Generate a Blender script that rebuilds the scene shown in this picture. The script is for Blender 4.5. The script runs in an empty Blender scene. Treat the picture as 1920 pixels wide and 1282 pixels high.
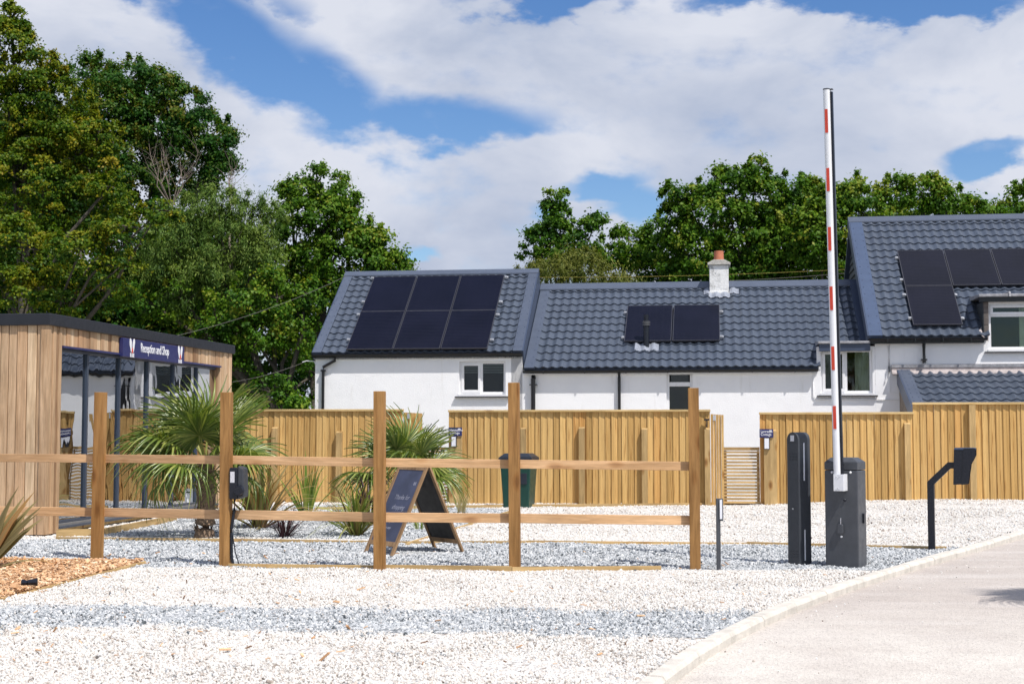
import bpy, bmesh, math, random
import numpy as np
from mathutils import Vector, Matrix, Euler
R = math.radians
random.seed(7); RNG = np.random.default_rng(7)
scene = bpy.context.scene
COL = scene.collection

# ------------------------------------------------------------------ camera
TILT = R(3.52); EYE = 1.4; F = 2667.0
cd = bpy.data.cameras.new('camera'); cam = bpy.data.objects.new('camera', cd); COL.objects.link(cam)
cam.location = (0, 0, EYE); cam.rotation_euler = (math.pi/2 + TILT, 0, 0)
cd.sensor_width = 36; cd.lens = F*36/1920; cd.clip_start = 0.1; cd.clip_end = 3000
scene.camera = cam
cd.dof.use_dof = True; cd.dof.focus_distance = 18.0; cd.dof.aperture_fstop = 5.0

# ------------------------------------------------------------------ light
SUN_EL, SUN_AZ = R(59), R(42)           # azimuth measured from behind the camera towards its right
sun_dir = Vector((math.sin(SUN_AZ)*math.cos(SUN_EL), -math.cos(SUN_AZ)*math.cos(SUN_EL), math.sin(SUN_EL)))
sd = bpy.data.lights.new('sun', 'SUN'); sd.energy = 4.3; sd.angle = R(0.53); sd.color = (1.0, 0.955, 0.90)
so = bpy.data.objects.new('sun', sd); COL.objects.link(so)
so.rotation_euler = sun_dir.to_track_quat('Z', 'Y').to_euler()
scene.view_settings.view_transform = 'Standard'; scene.view_settings.look = 'None'
scene.view_settings.exposure = 0.28; scene.view_settings.gamma = 1
scene.view_settings.use_curve_mapping = False

world = bpy.data.worlds.new('World'); scene.world = world; world.use_nodes = True
def build_world():
    nt = world.node_tree; nt.nodes.clear(); N = nt.nodes; L = nt.links
    def nd(t, **k):
        n = N.new(t)
        for a, b in k.items(): setattr(n, a, b)
        return n
    def m(op, a, b=None, c=None, clamp=False):
        n = nd('ShaderNodeMath', operation=op, use_clamp=clamp)
        for i, v in enumerate((a, b, c)):
            if v is None: continue
            if isinstance(v, (int, float)): n.inputs[i].default_value = v
            else: L.new(v, n.inputs[i])
        return n.outputs[0]
    out = nd('ShaderNodeOutputWorld'); bg = nd('ShaderNodeBackground'); bg.inputs[1].default_value = 0.1
    sky = nd('ShaderNodeTexSky', sky_type='NISHITA'); sky.sun_disc = False
    sky.sun_elevation = SUN_EL; sky.sun_rotation = math.pi - SUN_AZ
    sky.air_density = 1.0; sky.dust_density = 0.2; sky.ozone_density = 2.2; sky.altitude = 0
    tc = nd('ShaderNodeTexCoord'); D = tc.outputs['Generated']
    sx = nd('ShaderNodeSeparateXYZ'); L.new(D, sx.inputs[0]); X, Y, Z = sx.outputs
    az = m('ARCTAN2', X, Y); el = m('ARCSINE', Z)
    def noise(scale, detail, rough, vec=D, dist=0.0):
        n = nd('ShaderNodeTexNoise'); n.inputs['Scale'].default_value = scale; n.inputs['Detail'].default_value = detail
        n.inputs['Roughness'].default_value = rough; n.inputs['Distortion'].default_value = dist
        L.new(vec, n.inputs['Vector']); return n.outputs['Fac']
    mp = nd('ShaderNodeMapping'); mp.inputs['Scale'].default_value = (1, 1, 1.9); L.new(D, mp.inputs[0]); DS = mp.outputs[0]
    n1 = noise(9, 7, .52, DS); n2 = noise(22, 6, .55, DS); n3 = noise(3.1, 5, .5, DS)
    # warped angular coordinates
    azw = m('ADD', az, m('MULTIPLY', m('SUBTRACT', n1, .5), .09)); elw = m('ADD', el, m('MULTIPLY', m('SUBTRACT', n2, .5), .05))
    def gap(px, py, rx, ry, rot):
        ca = math.atan((px-960)/F); ce = math.atan((805-py)/F); c, s = math.cos(R(rot)), math.sin(R(rot))
        dx = m('SUBTRACT', azw, ca); dy = m('SUBTRACT', elw, ce)
        u = m('DIVIDE', m('ADD', m('MULTIPLY', dx, c), m('MULTIPLY', dy, s)), rx/F)
        v = m('DIVIDE', m('SUBTRACT', m('MULTIPLY', dy, c), m('MULTIPLY', dx, s)), ry/F)
        d = m('SQRT', m('ADD', m('MULTIPLY', u, u), m('MULTIPLY', v, v)))
        return m('SUBTRACT', 1.45, d, clamp=True)
    gaps = None
    for a in ((430, 70, 290, 64, -30), (620, 170, 140, 55, -35), (800, 222, 210, 42, 0), (1560, -5, 250, 34, -4), (1790, 30, 170, 26, -6),
              (1190, 385, 62, 46, 20), (1860, 325, 90, 24, 8), (755, 480, 40, 14, 0), (330, -14, 190, 34, -6), (1010, -20, 170, 30, 0), (1130, 350, 90, 26, 14)):
        g = gap(*a); gaps = g if gaps is None else m('MAXIMUM', gaps, g)
    # away from the picture the same broken cloud goes on
    far = m('SUBTRACT', m('MULTIPLY', n3, 7.0), 3.35, clamp=True)
    ina = m('MULTIPLY', m('SUBTRACT', 1.0, m('MULTIPLY', m('SUBTRACT', m('ABSOLUTE', az), .38), 8, clamp=True)),
            m('SUBTRACT', 1.0, m('MULTIPLY', m('SUBTRACT', el, .33), 8, clamp=True)))
    cover_far = m('MULTIPLY', far, m('SUBTRACT', 1.0, ina))
    blue = m('MAXIMUM', m('MULTIPLY', gaps, ina), cover_far)
    rag = m('ADD', blue, m('ADD', m('MULTIPLY', m('SUBTRACT', n2, .5), 1.5), m('MULTIPLY', m('SUBTRACT', n1, .5), .8)))
    mr = nd('ShaderNodeMapRange', interpolation_type='SMOOTHSTEP'); L.new(rag, mr.inputs[0])
    mr.inputs[1].default_value = -.02; mr.inputs[2].default_value = .88
    # cloud brightness
    n4 = noise(5.5, 6, .55, DS, .3)
    cr = nd('ShaderNodeValToRGB'); L.new(n4, cr.inputs[0]); e = cr.color_ramp.elements
    e[0].position = .36; e[0].color = (.47, .53, .67, 1); e[1].position = .60; e[1].color = (.71, .74, .83, 1)
    cm = nd('ShaderNodeVectorMath', operation='SCALE'); L.new(cr.outputs[0], cm.inputs[0]); cm.inputs['Scale'].default_value = 8.4
    hs = nd('ShaderNodeHueSaturation'); hs.inputs['Hue'].default_value = .510; hs.inputs['Saturation'].default_value = 1.28; hs.inputs['Value'].default_value = 1.04; L.new(sky.outputs[0], hs.inputs['Color'])
    mix = nd('ShaderNodeMix', data_type='RGBA'); L.new(mr.outputs[0], mix.inputs[0])
    L.new(cm.outputs[0], mix.inputs[6]); L.new(hs.outputs[0], mix.inputs[7])
    L.new(mix.outputs[2], bg.inputs[0]); L.new(bg.outputs[0], out.inputs[0])
build_world()

# ------------------------------------------------------------------ picture to place
def ray(px, py):
    u = (px-960)/F; v = (641-py)/F
    return Vector((u, math.cos(TILT) - v*math.sin(TILT), math.sin(TILT) + v*math.cos(TILT)))
EYEP = Vector((0, 0, EYE))
def W(px, py, Y):
    d = ray(px, py); return EYEP + d*(Y/d.y)
def G(px, py, z=0.0):
    d = ray(px, py); return EYEP + d*((z-EYE)/d.z)
def PLN(px, py, P0, N):
    d = ray(px, py); return EYEP + d*((Vector(P0)-EYEP).dot(N)/d.dot(N))
PHI = R(8.1)
def frame(x, y, z=0.0, rot=-PHI): return Matrix.Translation((x, y, z)) @ Matrix.Rotation(rot, 4, 'Z')
def on(M, px, py, y=0.0):           # local x,z of a pixel on the plane local y = const of a frame
    N = (M.to_3x3() @ Vector((0, 1, 0))); P0 = M @ Vector((0, y, 0))
    p = M.inverted() @ PLN(px, py, P0, N); return p.x, p.z
def onx(M, px, py, x):              # local y,z of a pixel on the plane local x = const
    N = (M.to_3x3() @ Vector((1, 0, 0))); P0 = M @ Vector((x, 0, 0))
    p = M.inverted() @ PLN(px, py, P0, N); return p.y, p.z
def sstep(a, b, x):
    t = np.clip((x-a)/(b-a), 0, 1); return t*t*(3-2*t)
def H(x, y): return 0.13*sstep(3.8, 7.5, x)*sstep(19, 25.5, y)      # the forecourt rises a little to the far right

# ------------------------------------------------------------------ objects
WM = {}
def tag(o, label=None, cat=None, group=None, kind=None):
    if label: o['label'] = label
    if cat: o['category'] = cat
    if group: o['group'] = group
    if kind: o['kind'] = kind
    return o
def place(o, M, parent=None):
    o.matrix_basis = M; WM[o.name] = M
    if parent is not None:
        o.parent = parent; o.matrix_parent_inverse = WM[parent.name].inverted()
    return o
def empty(name, M, label, cat, group=None):
    o = bpy.data.objects.new(name, None); COL.objects.link(o); o.empty_display_size = .2
    place(o, M if isinstance(M, Matrix) else Matrix.Translation(M)); return tag(o, label, cat, group)
I4 = Matrix.Identity(4)
class MB:
    def __init__(s): s.v = []; s.f = []
    def add(s, vs, fs):
        b = len(s.v); s.v += [tuple(v) for v in vs]; s.f += [tuple(i+b for i in f) for f in fs]; return s
    def box(s, x0, x1, y0, y1, z0, z1, M=None):
        v = [Vector((x, y, z)) for z in (z0, z1) for y in (y0, y1) for x in (x0, x1)]
        if M is not None: v = [M @ p for p in v]
        return s.add(v, [(0, 2, 3, 1), (4, 5, 7, 6), (0, 1, 5, 4), (2, 6, 7, 3), (0, 4, 6, 2), (1, 3, 7, 5)])
    def prism(s, poly, a, b, axis='x', M=None):          # poly in the two other axes
        n = len(poly); vs = []
        for t in (a, b):
            for p, q in poly:
                vs.append(Vector({'x': (t, p, q), 'y': (p, t, q), 'z': (p, q, t)}[axis]))
        if M is not None: vs = [M @ p for p in vs]
        fs = [tuple(range(n)), tuple(range(2*n-1, n-1, -1))] + [(i, i+n, (i+1) % n + n, (i+1) % n) for i in range(n)]
        return s.add(vs, fs)
    def tube(s, path, rad, n=8, cap=True):
        path = [Vector(p) for p in path]; m = len(path)
        if isinstance(rad, (int, float)): rad = [rad]*m
        vs = []; up = Vector((0, 0, 1))
        for i, p in enumerate(path):
            t = (path[min(i+1, m-1)]-path[max(i-1, 0)]).normalized()
            a = t.cross(up)
            if a.length < .05: a = t.cross(Vector((1, 0, 0)))
            a.normalize(); b = a.cross(t)
            for k in range(n):
                w = 2*math.pi*k/n; vs.append(p + (a*math.cos(w)+b*math.sin(w))*rad[i])
        fs = [(i*n+k, i*n+(k+1) % n, (i+1)*n+(k+1) % n, (i+1)*n+k) for i in range(m-1) for k in range(n)]
        if cap: fs += [tuple(range(n-1, -1, -1)), tuple((m-1)*n+k for k in range(n))]
        return s.add(vs, fs)
    def mesh(s, name, m, smooth=False):
        me = bpy.data.meshes.new(name); me.from_pydata(s.v, [], s.f); me.materials.append(m)
        bm = bmesh.new(); bm.from_mesh(me); bmesh.ops.recalc_face_normals(bm, faces=bm.faces); bm.to_mesh(me); bm.free()
        if smooth: me.shade_smooth()
        return me
    def build(s, name, m, parent=None, M=I4, smooth=False, bevel=0, angle=35):
        me = s.mesh(name, m)
        o = bpy.data.objects.new(name, me); COL.objects.link(o); place(o, M, parent)
        if smooth: me.shade_smooth(); 
        if smooth and angle: me.set_sharp_from_angle(angle=R(angle))
        if bevel:
            b = o.modifiers.new('bevel', 'BEVEL'); b.width = bevel; b.segments = 2; b.limit_method = 'ANGLE'; b.angle_limit = R(40)
        return o
def inst(name, me, M, parent=None):
    o = bpy.data.objects.new(name, me); COL.objects.link(o); return place(o, M, parent)
def T(x, y, z): return Matrix.Translation((x, y, z))
def RZ(a): return Matrix.Rotation(a, 4, 'Z')
def RX(a): return Matrix.Rotation(a, 4, 'X')
def RY(a): return Matrix.Rotation(a, 4, 'Y')
def SC(x, y, z): return Matrix.Diagonal((x, y, z, 1))
def text(name, body, size, m, M, parent, ext=.002, align='LEFT', sx=1.0, shear=0.0, space=1.0):
    c = bpy.data.curves.new(name, 'FONT'); c.body = body; c.size = size; c.extrude = ext; c.align_x = align; c.shear = shear
    c.space_character = space; c.resolution_u = 3; c.offset = size*(.004 if shear == 0 else -.012)
    t = bpy.data.objects.new(name+'_curve', c); COL.objects.link(t)
    me = bpy.data.meshes.new_from_object(t); bpy.data.objects.remove(t); bpy.data.curves.remove(c)
    me.materials.clear(); me.materials.append(m)
    return inst(name, me, M @ SC(sx, 1, 1), parent)
# text plane: x right, y up of the curve -> frame x, z
UPR = RX(math.pi/2)

# ------------------------------------------------------------------ materials
def nm(name):
    m = bpy.data.materials.new(name); m.use_nodes = True; nt = m.node_tree
    return m, nt, nt.nodes, nt.links, nt.nodes['Principled BSDF']
def mul(nt, a, b, fac=1.0, mode='MULTIPLY'):
    n = nt.nodes.new('ShaderNodeMix'); n.data_type = 'RGBA'; n.blend_type = mode
    if isinstance(fac, (int, float)): n.inputs[0].default_value = fac
    else: nt.links.new(fac, n.inputs[0])
    for i, v in ((6, a), (7, b)):
        if isinstance(v, tuple): n.inputs[i].default_value = (*v[:3], 1)
        else: nt.links.new(v, n.inputs[i])
    return n.outputs[2]
def ramp(nt, src, stops):
    n = nt.nodes.new('ShaderNodeValToRGB'); nt.links.new(src, n.inputs[0]); el = n.color_ramp.elements
    while len(el) < len(stops): el.new(.5)
    for e, (p, c) in zip(el, stops):
        e.position = p; e.color = (*(c if isinstance(c, tuple) else (c, c, c)), 1)
    return n.outputs[0]
def tex(nt, kind, vec, scale, detail=3, rough=.5, out='Fac', dist=0, **kw):
    n = nt.nodes.new({'n': 'ShaderNodeTexNoise', 'v': 'ShaderNodeTexVoronoi', 'w': 'ShaderNodeTexWave'}[kind])
    n.inputs['Scale'].default_value = scale
    if kind == 'n': n.inputs['Detail'].default_value = detail; n.inputs['Roughness'].default_value = rough; n.inputs['Distortion'].default_value = dist
    for k, v in kw.items(): setattr(n, k, v)
    if vec is not None: nt.links.new(vec, n.inputs['Vector'])
    return n.outputs[out]
def vec(nt, kind='Object', scale=(1, 1, 1), rnd=0.0):
    tc = nt.nodes.new('ShaderNodeTexCoord'); mp = nt.nodes.new('ShaderNodeMapping'); mp.inputs['Scale'].default_value = scale
    nt.links.new(tc.outputs[kind], mp.inputs[0])
    if rnd:
        oi = nt.nodes.new('ShaderNodeObjectInfo'); ml = nt.nodes.new('ShaderNodeMath'); ml.operation = 'MULTIPLY'; ml.inputs[1].default_value = rnd
        nt.links.new(oi.outputs['Random'], ml.inputs[0]); cb = nt.nodes.new('ShaderNodeCombineXYZ')
        for i in range(3): nt.links.new(ml.outputs[0], cb.inputs[i])
        nt.links.new(cb.outputs[0], mp.inputs['Location'])
    return mp.outputs[0]
def bump(nt, b, h, dist=.01, strength=1.0):
    n = nt.nodes.new('ShaderNodeBump'); n.inputs['Distance'].default_value = dist; n.inputs['Strength'].default_value = strength
    nt.links.new(h, n.inputs['Height']); nt.links.new(n.outputs[0], b.inputs['Normal'])
def objrand(nt, stops):
    oi = nt.nodes.new('ShaderNodeObjectInfo'); return ramp(nt, oi.outputs['Random'], stops)
def plain(name, col, rough=.5, metal=0.0, var=.12, scale=6, bmp=0, bscale=80, spec=.5, coat=0):
    m, nt, N, L, b = nm(name); v = vec(nt)
    c = mul(nt, (col[0], col[1], col[2]), ramp(nt, tex(nt, 'n', v, scale, 5, .6), [(.3, 1-var), (.7, 1+var*.6)]))
    L.new(c, b.inputs['Base Color']); b.inputs['Metallic'].default_value = metal
    L.new(ramp(nt, tex(nt, 'n', v, scale*2.3, 4), [(.3, max(0, rough-.08)), (.7, min(1, rough+.08))]), b.inputs['Roughness'])
    b.inputs['Specular IOR Level'].default_value = spec; b.inputs['Coat Weight'].default_value = coat
    if bmp: bump(nt, b, tex(nt, 'n', v, bscale, 4, .6), bmp)
    return m
def wood(name, dark, light, axis='z', rand=((0, .72), (.5, 1.0), (1, 1.2)), knots=.85, hue=None, fine=60, rough=.72):
    m, nt, N, L, b = nm(name)
    k = .07; s = {'z': (1, 1, k), 'x': (k, 1, 1), 'y': (1, k, 1)}[axis]
    v = vec(nt, 'Object', s, 37.0); vk = vec(nt, 'Object', {'z': (1, 1, .45), 'x': (.45, 1, 1), 'y': (1, .45, 1)}[axis], 53.0)
    g1 = tex(nt, 'n', v, fine, 4, .6, dist=.6); g2 = tex(nt, 'n', v, 9, 3, .6, dist=1.2)
    c = ramp(nt, g2, [(.3, dark), (.68, light)])
    c = mul(nt, c, ramp(nt, g1, [(.35, .80), (.65, 1.08)]), .9)
    c = mul(nt, c, objrand(nt, [(p, (q if isinstance(q, tuple) else (q, q, q))) for p, q in rand]))
    c = mul(nt, c, ramp(nt, tex(nt, 'n', vk, 2.2, 4, .6), [(.35, .86), (.65, 1.08)]))
    if knots:
        kd = tex(nt, 'v', vk, 5.2, out='Distance')
        c = mul(nt, c, ramp(nt, kd, [(.09, (.36, .22, .12)), (.17, (.74, .60, .45)), (.27, (1, 1, 1))]), knots)
    L.new(c, b.inputs['Base Color']); b.inputs['Roughness'].default_value = rough; b.inputs['Specular IOR Level'].default_value = .25
    bump(nt, b, g1, .003, .8); return m
M_BOARD = wood('treated softwood board', (.45, .27, .092), (.70, .465, .19), 'z', ((0, (.74, .70, .62)), (.2, (.92, .87, .78)), (.5, (1.0, 1.0, 1.0)), (.85, (1.16, 1.15, 1.10)), (1, (.95, .78, .62))), 1.0)
M_FPOST = wood('weathered fence post', (.37, .245, .105), (.56, .385, .175), 'z', ((0, .85), (1, 1.12)))
M_CAP = wood('pale capping timber', (.52, .36, .15), (.72, .53, .26), 'x', ((0, .95), (1, 1.08)), .5)
M_POST = wood('brown treated post', (.22, .105, .030), (.42, .225, .08), 'z', ((0, .88), (1, 1.12)), .6)
M_RAIL = wood('pale sawn rail', (.46, .265, .125), (.72, .46, .255), 'x', ((0, .9), (1, 1.1)), .55)
M_EDGE = wood('edging timber', (.38, .245, .10), (.60, .42, .20), 'x', ((0, .9), (1, 1.1)), .5)
M_SLAT = wood('gate slat timber', (.40, .25, .10), (.60, .40, .18), 'x', ((0, .85), (1, 1.15)), .3)
M_CEDAR = wood('cedar cladding', (.40, .265, .155), (.62, .455, .30), 'z', ((0, (.55, .44, .36)), (.3, (.88, .78, .70)), (.6, (1.15, 1.12, 1.08)), (.8, (1.25, 1.25, 1.22)), (1, (.95, .78, .66))), 0, rough=.6)
M_AFRAME = wood('stained sign frame', (.22, .13, .065), (.40, .255, .14), 'z', ((0, .9), (1, 1.1)), .3)

def mk_render():
    m, nt, N, L, b = nm('white painted render'); v = vec(nt, 'Object')
    c = ramp(nt, tex(nt, 'n', v, 1.3, 6, .65), [(.25, (.83, .83, .84)), (.55, (.89, .89, .895))])
    st = tex(nt, 'n', vec(nt, 'Object', (3, 3, .35)), 2.0, 5, .6)
    c = mul(nt, c, ramp(nt, st, [(.28, (.86, .85, .82)), (.40, (1, 1, 1))]), .6)
    c = mul(nt, c, ramp(nt, tex(nt, 'n', vec(nt, 'Object', (9, 9, .5)), 1.6, 6, .7), [(.30, (.86, .85, .83)), (.38, (1, 1, 1))]), .4)
    L.new(c, b.inputs['Base Color']); b.inputs['Roughness'].default_value = .85; b.inputs['Specular IOR Level'].default_value = .2
    n = nt.nodes.new('ShaderNodeMath'); n.operation = 'MULTIPLY_ADD'; n.inputs[1].default_value = 1.2
    L.new(tex(nt, 'n', v, 2.2, 3), n.inputs[0]); L.new(tex(nt, 'n', v, 34, 5, .65), n.inputs[2])
    bump(nt, b, n.outputs[0], .010, .6); return m
M_WALL = mk_render()
def mk_chim():
    m, nt, N, L, b = nm('weathered white chimney render'); v = vec(nt, 'Object')
    c = ramp(nt, tex(nt, 'n', v, 5, 8, .75), [(.33, (.30, .30, .29)), (.42, (.66, .66, .65)), (.52, (.82, .82, .81))])
    L.new(c, b.inputs['Base Color']); b.inputs['Roughness'].default_value = .9; bump(nt, b, tex(nt, 'n', v, 25, 5, .6), .01); return m
M_CHIM = mk_chim()
def mk_stone():
    m, nt, N, L, b = nm('rough brown stonework'); v = vec(nt, 'Object')
    c = ramp(nt, tex(nt, 'n', v, 9, 8, .75), [(.3, (.09, .07, .05)), (.5, (.24, .19, .15)), (.68, (.40, .34, .28))])
    L.new(c, b.inputs['Base Color']); b.inputs['Roughness'].default_value = .95; bump(nt, b, tex(nt, 'n', v, 14, 6, .7), .03); return m
M_STONE = mk_stone()
def mk_roof(name, col, r=.42):
    m, nt, N, L, b = nm(name); v = vec(nt, 'Object', (1, 1, 1), 11.0)
    c = mul(nt, col, ramp(nt, tex(nt, 'n', v, 4, 6, .65), [(.3, .90), (.7, 1.10)]))
    c = mul(nt, c, objrand(nt, [(0, .93), (1, 1.06)]))
    c = mul(nt, c, ramp(nt, tex(nt, 'n', v, 60, 3, .6), [(.66, (0, 0, 0)), (.74, (.25, .26, .28))]), .35, 'ADD')
    L.new(c, b.inputs['Base Color']); b.inputs['Roughness'].default_value = r; b.inputs['Specular IOR Level'].default_value = .5
    bump(nt, b, tex(nt, 'n', v, 120, 3), .0015, .5); return m
M_TILE = mk_roof('slate blue metal tile', (.060, .075, .104), .42)
M_FLASH = mk_roof('slate blue flat flashing', (.075, .092, .130), .40)
M_FLASHN = mk_roof('navy side flashing', (.045, .062, .105), .4)
M_BLACK = plain('black gutter plastic', (.010, .010, .012), .35, var=.2)
M_LEAD = plain('grey lead sheet', (.33, .33, .35), .55, .2, .35, 9, .006, 30)
M_LEADW = plain('pale lead flashing', (.27, .295, .35), .5, .2, .25, 14, .008, 40)
M_LEADB = plain('pinkish weathered lead', (.42, .37, .36), .6, .1, .3, 8, .006, 30)
M_UPVC = plain('white window frame plastic', (.80, .80, .81), .3, var=.03)
M_DARKROOM = plain('dark room', (.03, .03, .03), .9)
M_TERRA = plain('terracotta pot', (.50, .17, .09), .75, var=.2, scale=12)
M_CONC = plain('chimney cap concrete', (.50, .48, .44), .9, var=.25, scale=20, bmp=.01)
M_SLATEH = plain('brown grey slate', (.13, .11, .10), .8, var=.3, scale=12)
M_DKSLATE = plain('dark hung slate', (.035, .04, .045), .6, var=.3, scale=9)
M_ANTH = plain('anthracite powder coat', (.040, .045, .055), .5, var=.12, scale=14, bmp=.0006, bscale=300)
M_ANTHL = plain('mid grey powder coat', (.060, .065, .076), .45, var=.18, scale=7, bmp=.0006, bscale=300)
M_BLKM = plain('satin black metal', (.008, .010, .018), .3, var=.1)
M_NAVY = plain('navy sign panel', (.022, .026, .115), .4, var=.06)
M_WHITEP = plain('white print', (.80, .80, .82), .5, var=.02)
M_REDP = plain('red print', (.62, .06, .03), .45, var=.05)
M_ARM = plain('white enamelled aluminium', (.74, .75, .78), .32, var=.04)
M_GREYF = plain('grey window frame', (.040, .055, .085), .4, var=.06)
M_FASCIA = plain('black roof fascia', (.014, .016, .022), .5, var=.15)
M_GREEN = plain('dark green bin plastic', (.005, .050, .038), .4, var=.1)
M_LIDP = plain('blue black bin lid', (.016, .022, .034), .45, var=.1)
M_LABEL = plain('off white label', (.62, .62, .66), .6, var=.15, scale=60)
M_LENS = plain('frosted lamp lens', (.74, .75, .80), .35, var=.03)
M_CABLE = plain('grey brown overhead cable', (.10, .09, .08), .7)
M_CABLEY = plain('yellow cable', (.30, .24, .03), .6)
M_STEEL = plain('galvanised steel', (.55, .56, .58), .4, .6, .1)
M_CURT = plain('sage curtain', (.55, .57, .46), .9, var=.12)
M_BLIND = plain('grey blind', (.16, .16, .17), .8, var=.1)
M_KERB = plain('concrete kerb', (.60, .56, .50), .9, var=.22, scale=7, bmp=.006, bscale=60)
M_SILL = plain('dark slate sill', (.05, .05, .055), .6)
M_BARK = plain('tree bark', (.085, .072, .055), .95, var=.4, scale=6, bmp=.03, bscale=12)
M_DEAD = plain('bare grey branch', (.22, .175, .145), .9, var=.3, scale=6)
M_FIBRE = plain('palm trunk fibre', (.27, .185, .125), .95, var=.55, scale=30, bmp=.02, bscale=45)
M_CHALK = plain('chalk board', (.055, .065, .115), .42, var=.35, scale=5)
M_CHALKW = plain('faint chalk', (.34, .35, .42), .9)
M_CHALKB = plain('bare chalk board back', (.016, .015, .014), .6, var=.15)
def mk_glass(name, refl, tint, wob=0.0, ws=2.0, k=1.7):
    m, nt, N, L, b = nm(name); N.remove(b); out = N['Material Output']
    tr = N.new('ShaderNodeBsdfTransparent'); tr.inputs[0].default_value = (*tint, 1)
    gl = N.new('ShaderNodeBsdfGlossy'); gl.inputs['Roughness'].default_value = .01; gl.inputs['Color'].default_value = (.95, .97, 1, 1)
    fr = N.new('ShaderNodeFresnel'); fr.inputs[0].default_value = 1.5
    mm = N.new('ShaderNodeMath'); mm.operation = 'MULTIPLY_ADD'; mm.inputs[1].default_value = k; mm.inputs[2].default_value = refl; mm.use_clamp = True
    L.new(fr.outputs[0], mm.inputs[0])
    if wob:
        bp = N.new('ShaderNodeBump'); bp.inputs['Distance'].default_value = wob; L.new(tex(nt, 'n', vec(nt, 'Object', (1, 1, .6), 9.0), ws, 2, .4), bp.inputs['Height'])
        L.new(bp.outputs[0], gl.inputs['Normal'])
    mx = N.new('ShaderNodeMixShader'); L.new(mm.outputs[0], mx.inputs[0]); L.new(tr.outputs[0], mx.inputs[1]); L.new(gl.outputs[0], mx.inputs[2])
    L.new(mx.outputs[0], out.inputs[0]); return m
M_PANE = mk_glass('cottage window glass', .0, (.82, .87, .84), .004, 3, .75)
M_GLAZE = mk_glass('tall mirrored glazing', .30, (.45, .5, .5), .006, 1.6)
def mk_solar():
    m, nt, N, L, b = nm('black solar cells'); tc = N.new('ShaderNodeTexCoord')
    def lines(axis, n, w):
        s = N.new('ShaderNodeSeparateXYZ'); L.new(tc.outputs['Object'], s.inputs[0])
        a = N.new('ShaderNodeMath'); a.operation = 'MULTIPLY'; a.inputs[1].default_value = n; L.new(s.outputs[axis], a.inputs[0])
        f = N.new('ShaderNodeMath'); f.operation = 'FRACT'; L.new(a.outputs[0], f.inputs[0])
        g = N.new('ShaderNodeMath'); g.operation = 'LESS_THAN'; g.inputs[1].default_value = w; L.new(f.outputs[0], g.inputs[0]); return g.outputs[0]
    base = mul(nt, (.005, .005, .011), ramp(nt, tex(nt, 'n', vec(nt), 1.2, 4), [(.3, .7), (.7, 1.3)]))
    c = mul(nt, base, (.016, .016, .024), lines('Y', 16, .14), 'MIX'); c = mul(nt, c, (.010, .010, .017), lines('X', 6, .04), 'MIX')
    L.new(c, b.inputs['Base Color']); b.inputs['Roughness'].default_value = .2; b.inputs['Specular IOR Level'].default_value = .22
    return m
M_SOLAR = mk_solar()
M_PFR = plain('panel frame aluminium', (.05, .05, .06), .4, .2, .05)
M_RING = plain('flue ring highlight grey', (.16, .16, .17), .4, .5, .1)  # grey paints in the highlights seen on the rings of the black flue

def mk_gravel(name, cols, sp, scale):
    m, nt, N, L, b = nm(name); v = vec(nt, 'Object')
    vo = N.new('ShaderNodeTexVoronoi'); vo.inputs['Scale'].default_value = scale; L.new(v, vo.inputs['Vector'])
    sh = N.new('ShaderNodeSeparateColor'); L.new(vo.outputs['Color'], sh.inputs[0])
    c = ramp(nt, sh.outputs[0], cols)
    c = mul(nt, c, ramp(nt, tex(nt, 'n', v, .9, 4, .6), [(.3, .93), (.7, 1.05)]))
    L.new(c, b.inputs['Base Color']); b.inputs['Roughness'].default_value = .9; b.inputs['Specular IOR Level'].default_value = .15
    bump(nt, b, vo.outputs['Distance'], .03, 1.0); return m
WG = [(0, (.11, .10, .095)), (.025, (.30, .24, .20)), (.07, (.55, .49, .43)), (.2, (.655, .61, .56)), (.5, (.71, .68, .635)), (.8, (.75, .73, .69)), (1, (.64, .64, .64))]
GG = [(0, (.05, .06, .065)), (.09, (.18, .195, .21)), (.3, (.40, .42, .435)), (.7, (.555, .57, .58)), (1, (.70, .70, .695))]
M_WG = mk_gravel('white gravel bed', WG, 0, 38)
M_GG = mk_gravel('blue grey gravel bed', GG, 0, 38)
M_BK = mk_gravel('bark mulch bed', [(0, (.10, .05, .025)), (.3, (.30, .15, .07)), (.7, (.52, .28, .13)), (1, (.66, .42, .22))], 0, 40)
def mk_inst(name, cols):
    m, nt, N, L, b = nm(name); a = N.new('ShaderNodeAttribute'); a.attribute_type = 'INSTANCER'; a.attribute_name = 'tint'
    L.new(ramp(nt, a.outputs['Fac'], cols), b.inputs['Base Color']); b.inputs['Roughness'].default_value = .85; b.inputs['Specular IOR Level'].default_value = .2
    return m
M_WS = mk_inst('white gravel stone', WG); M_GS = mk_inst('blue grey slate chip', GG)
M_BC = mk_inst('bark chip', [(0, (.07, .035, .02)), (.08, (.30, .16, .08)), (.35, (.62, .36, .19)), (.8, (.74, .50, .30)), (1, (.80, .66, .48))])
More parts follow.
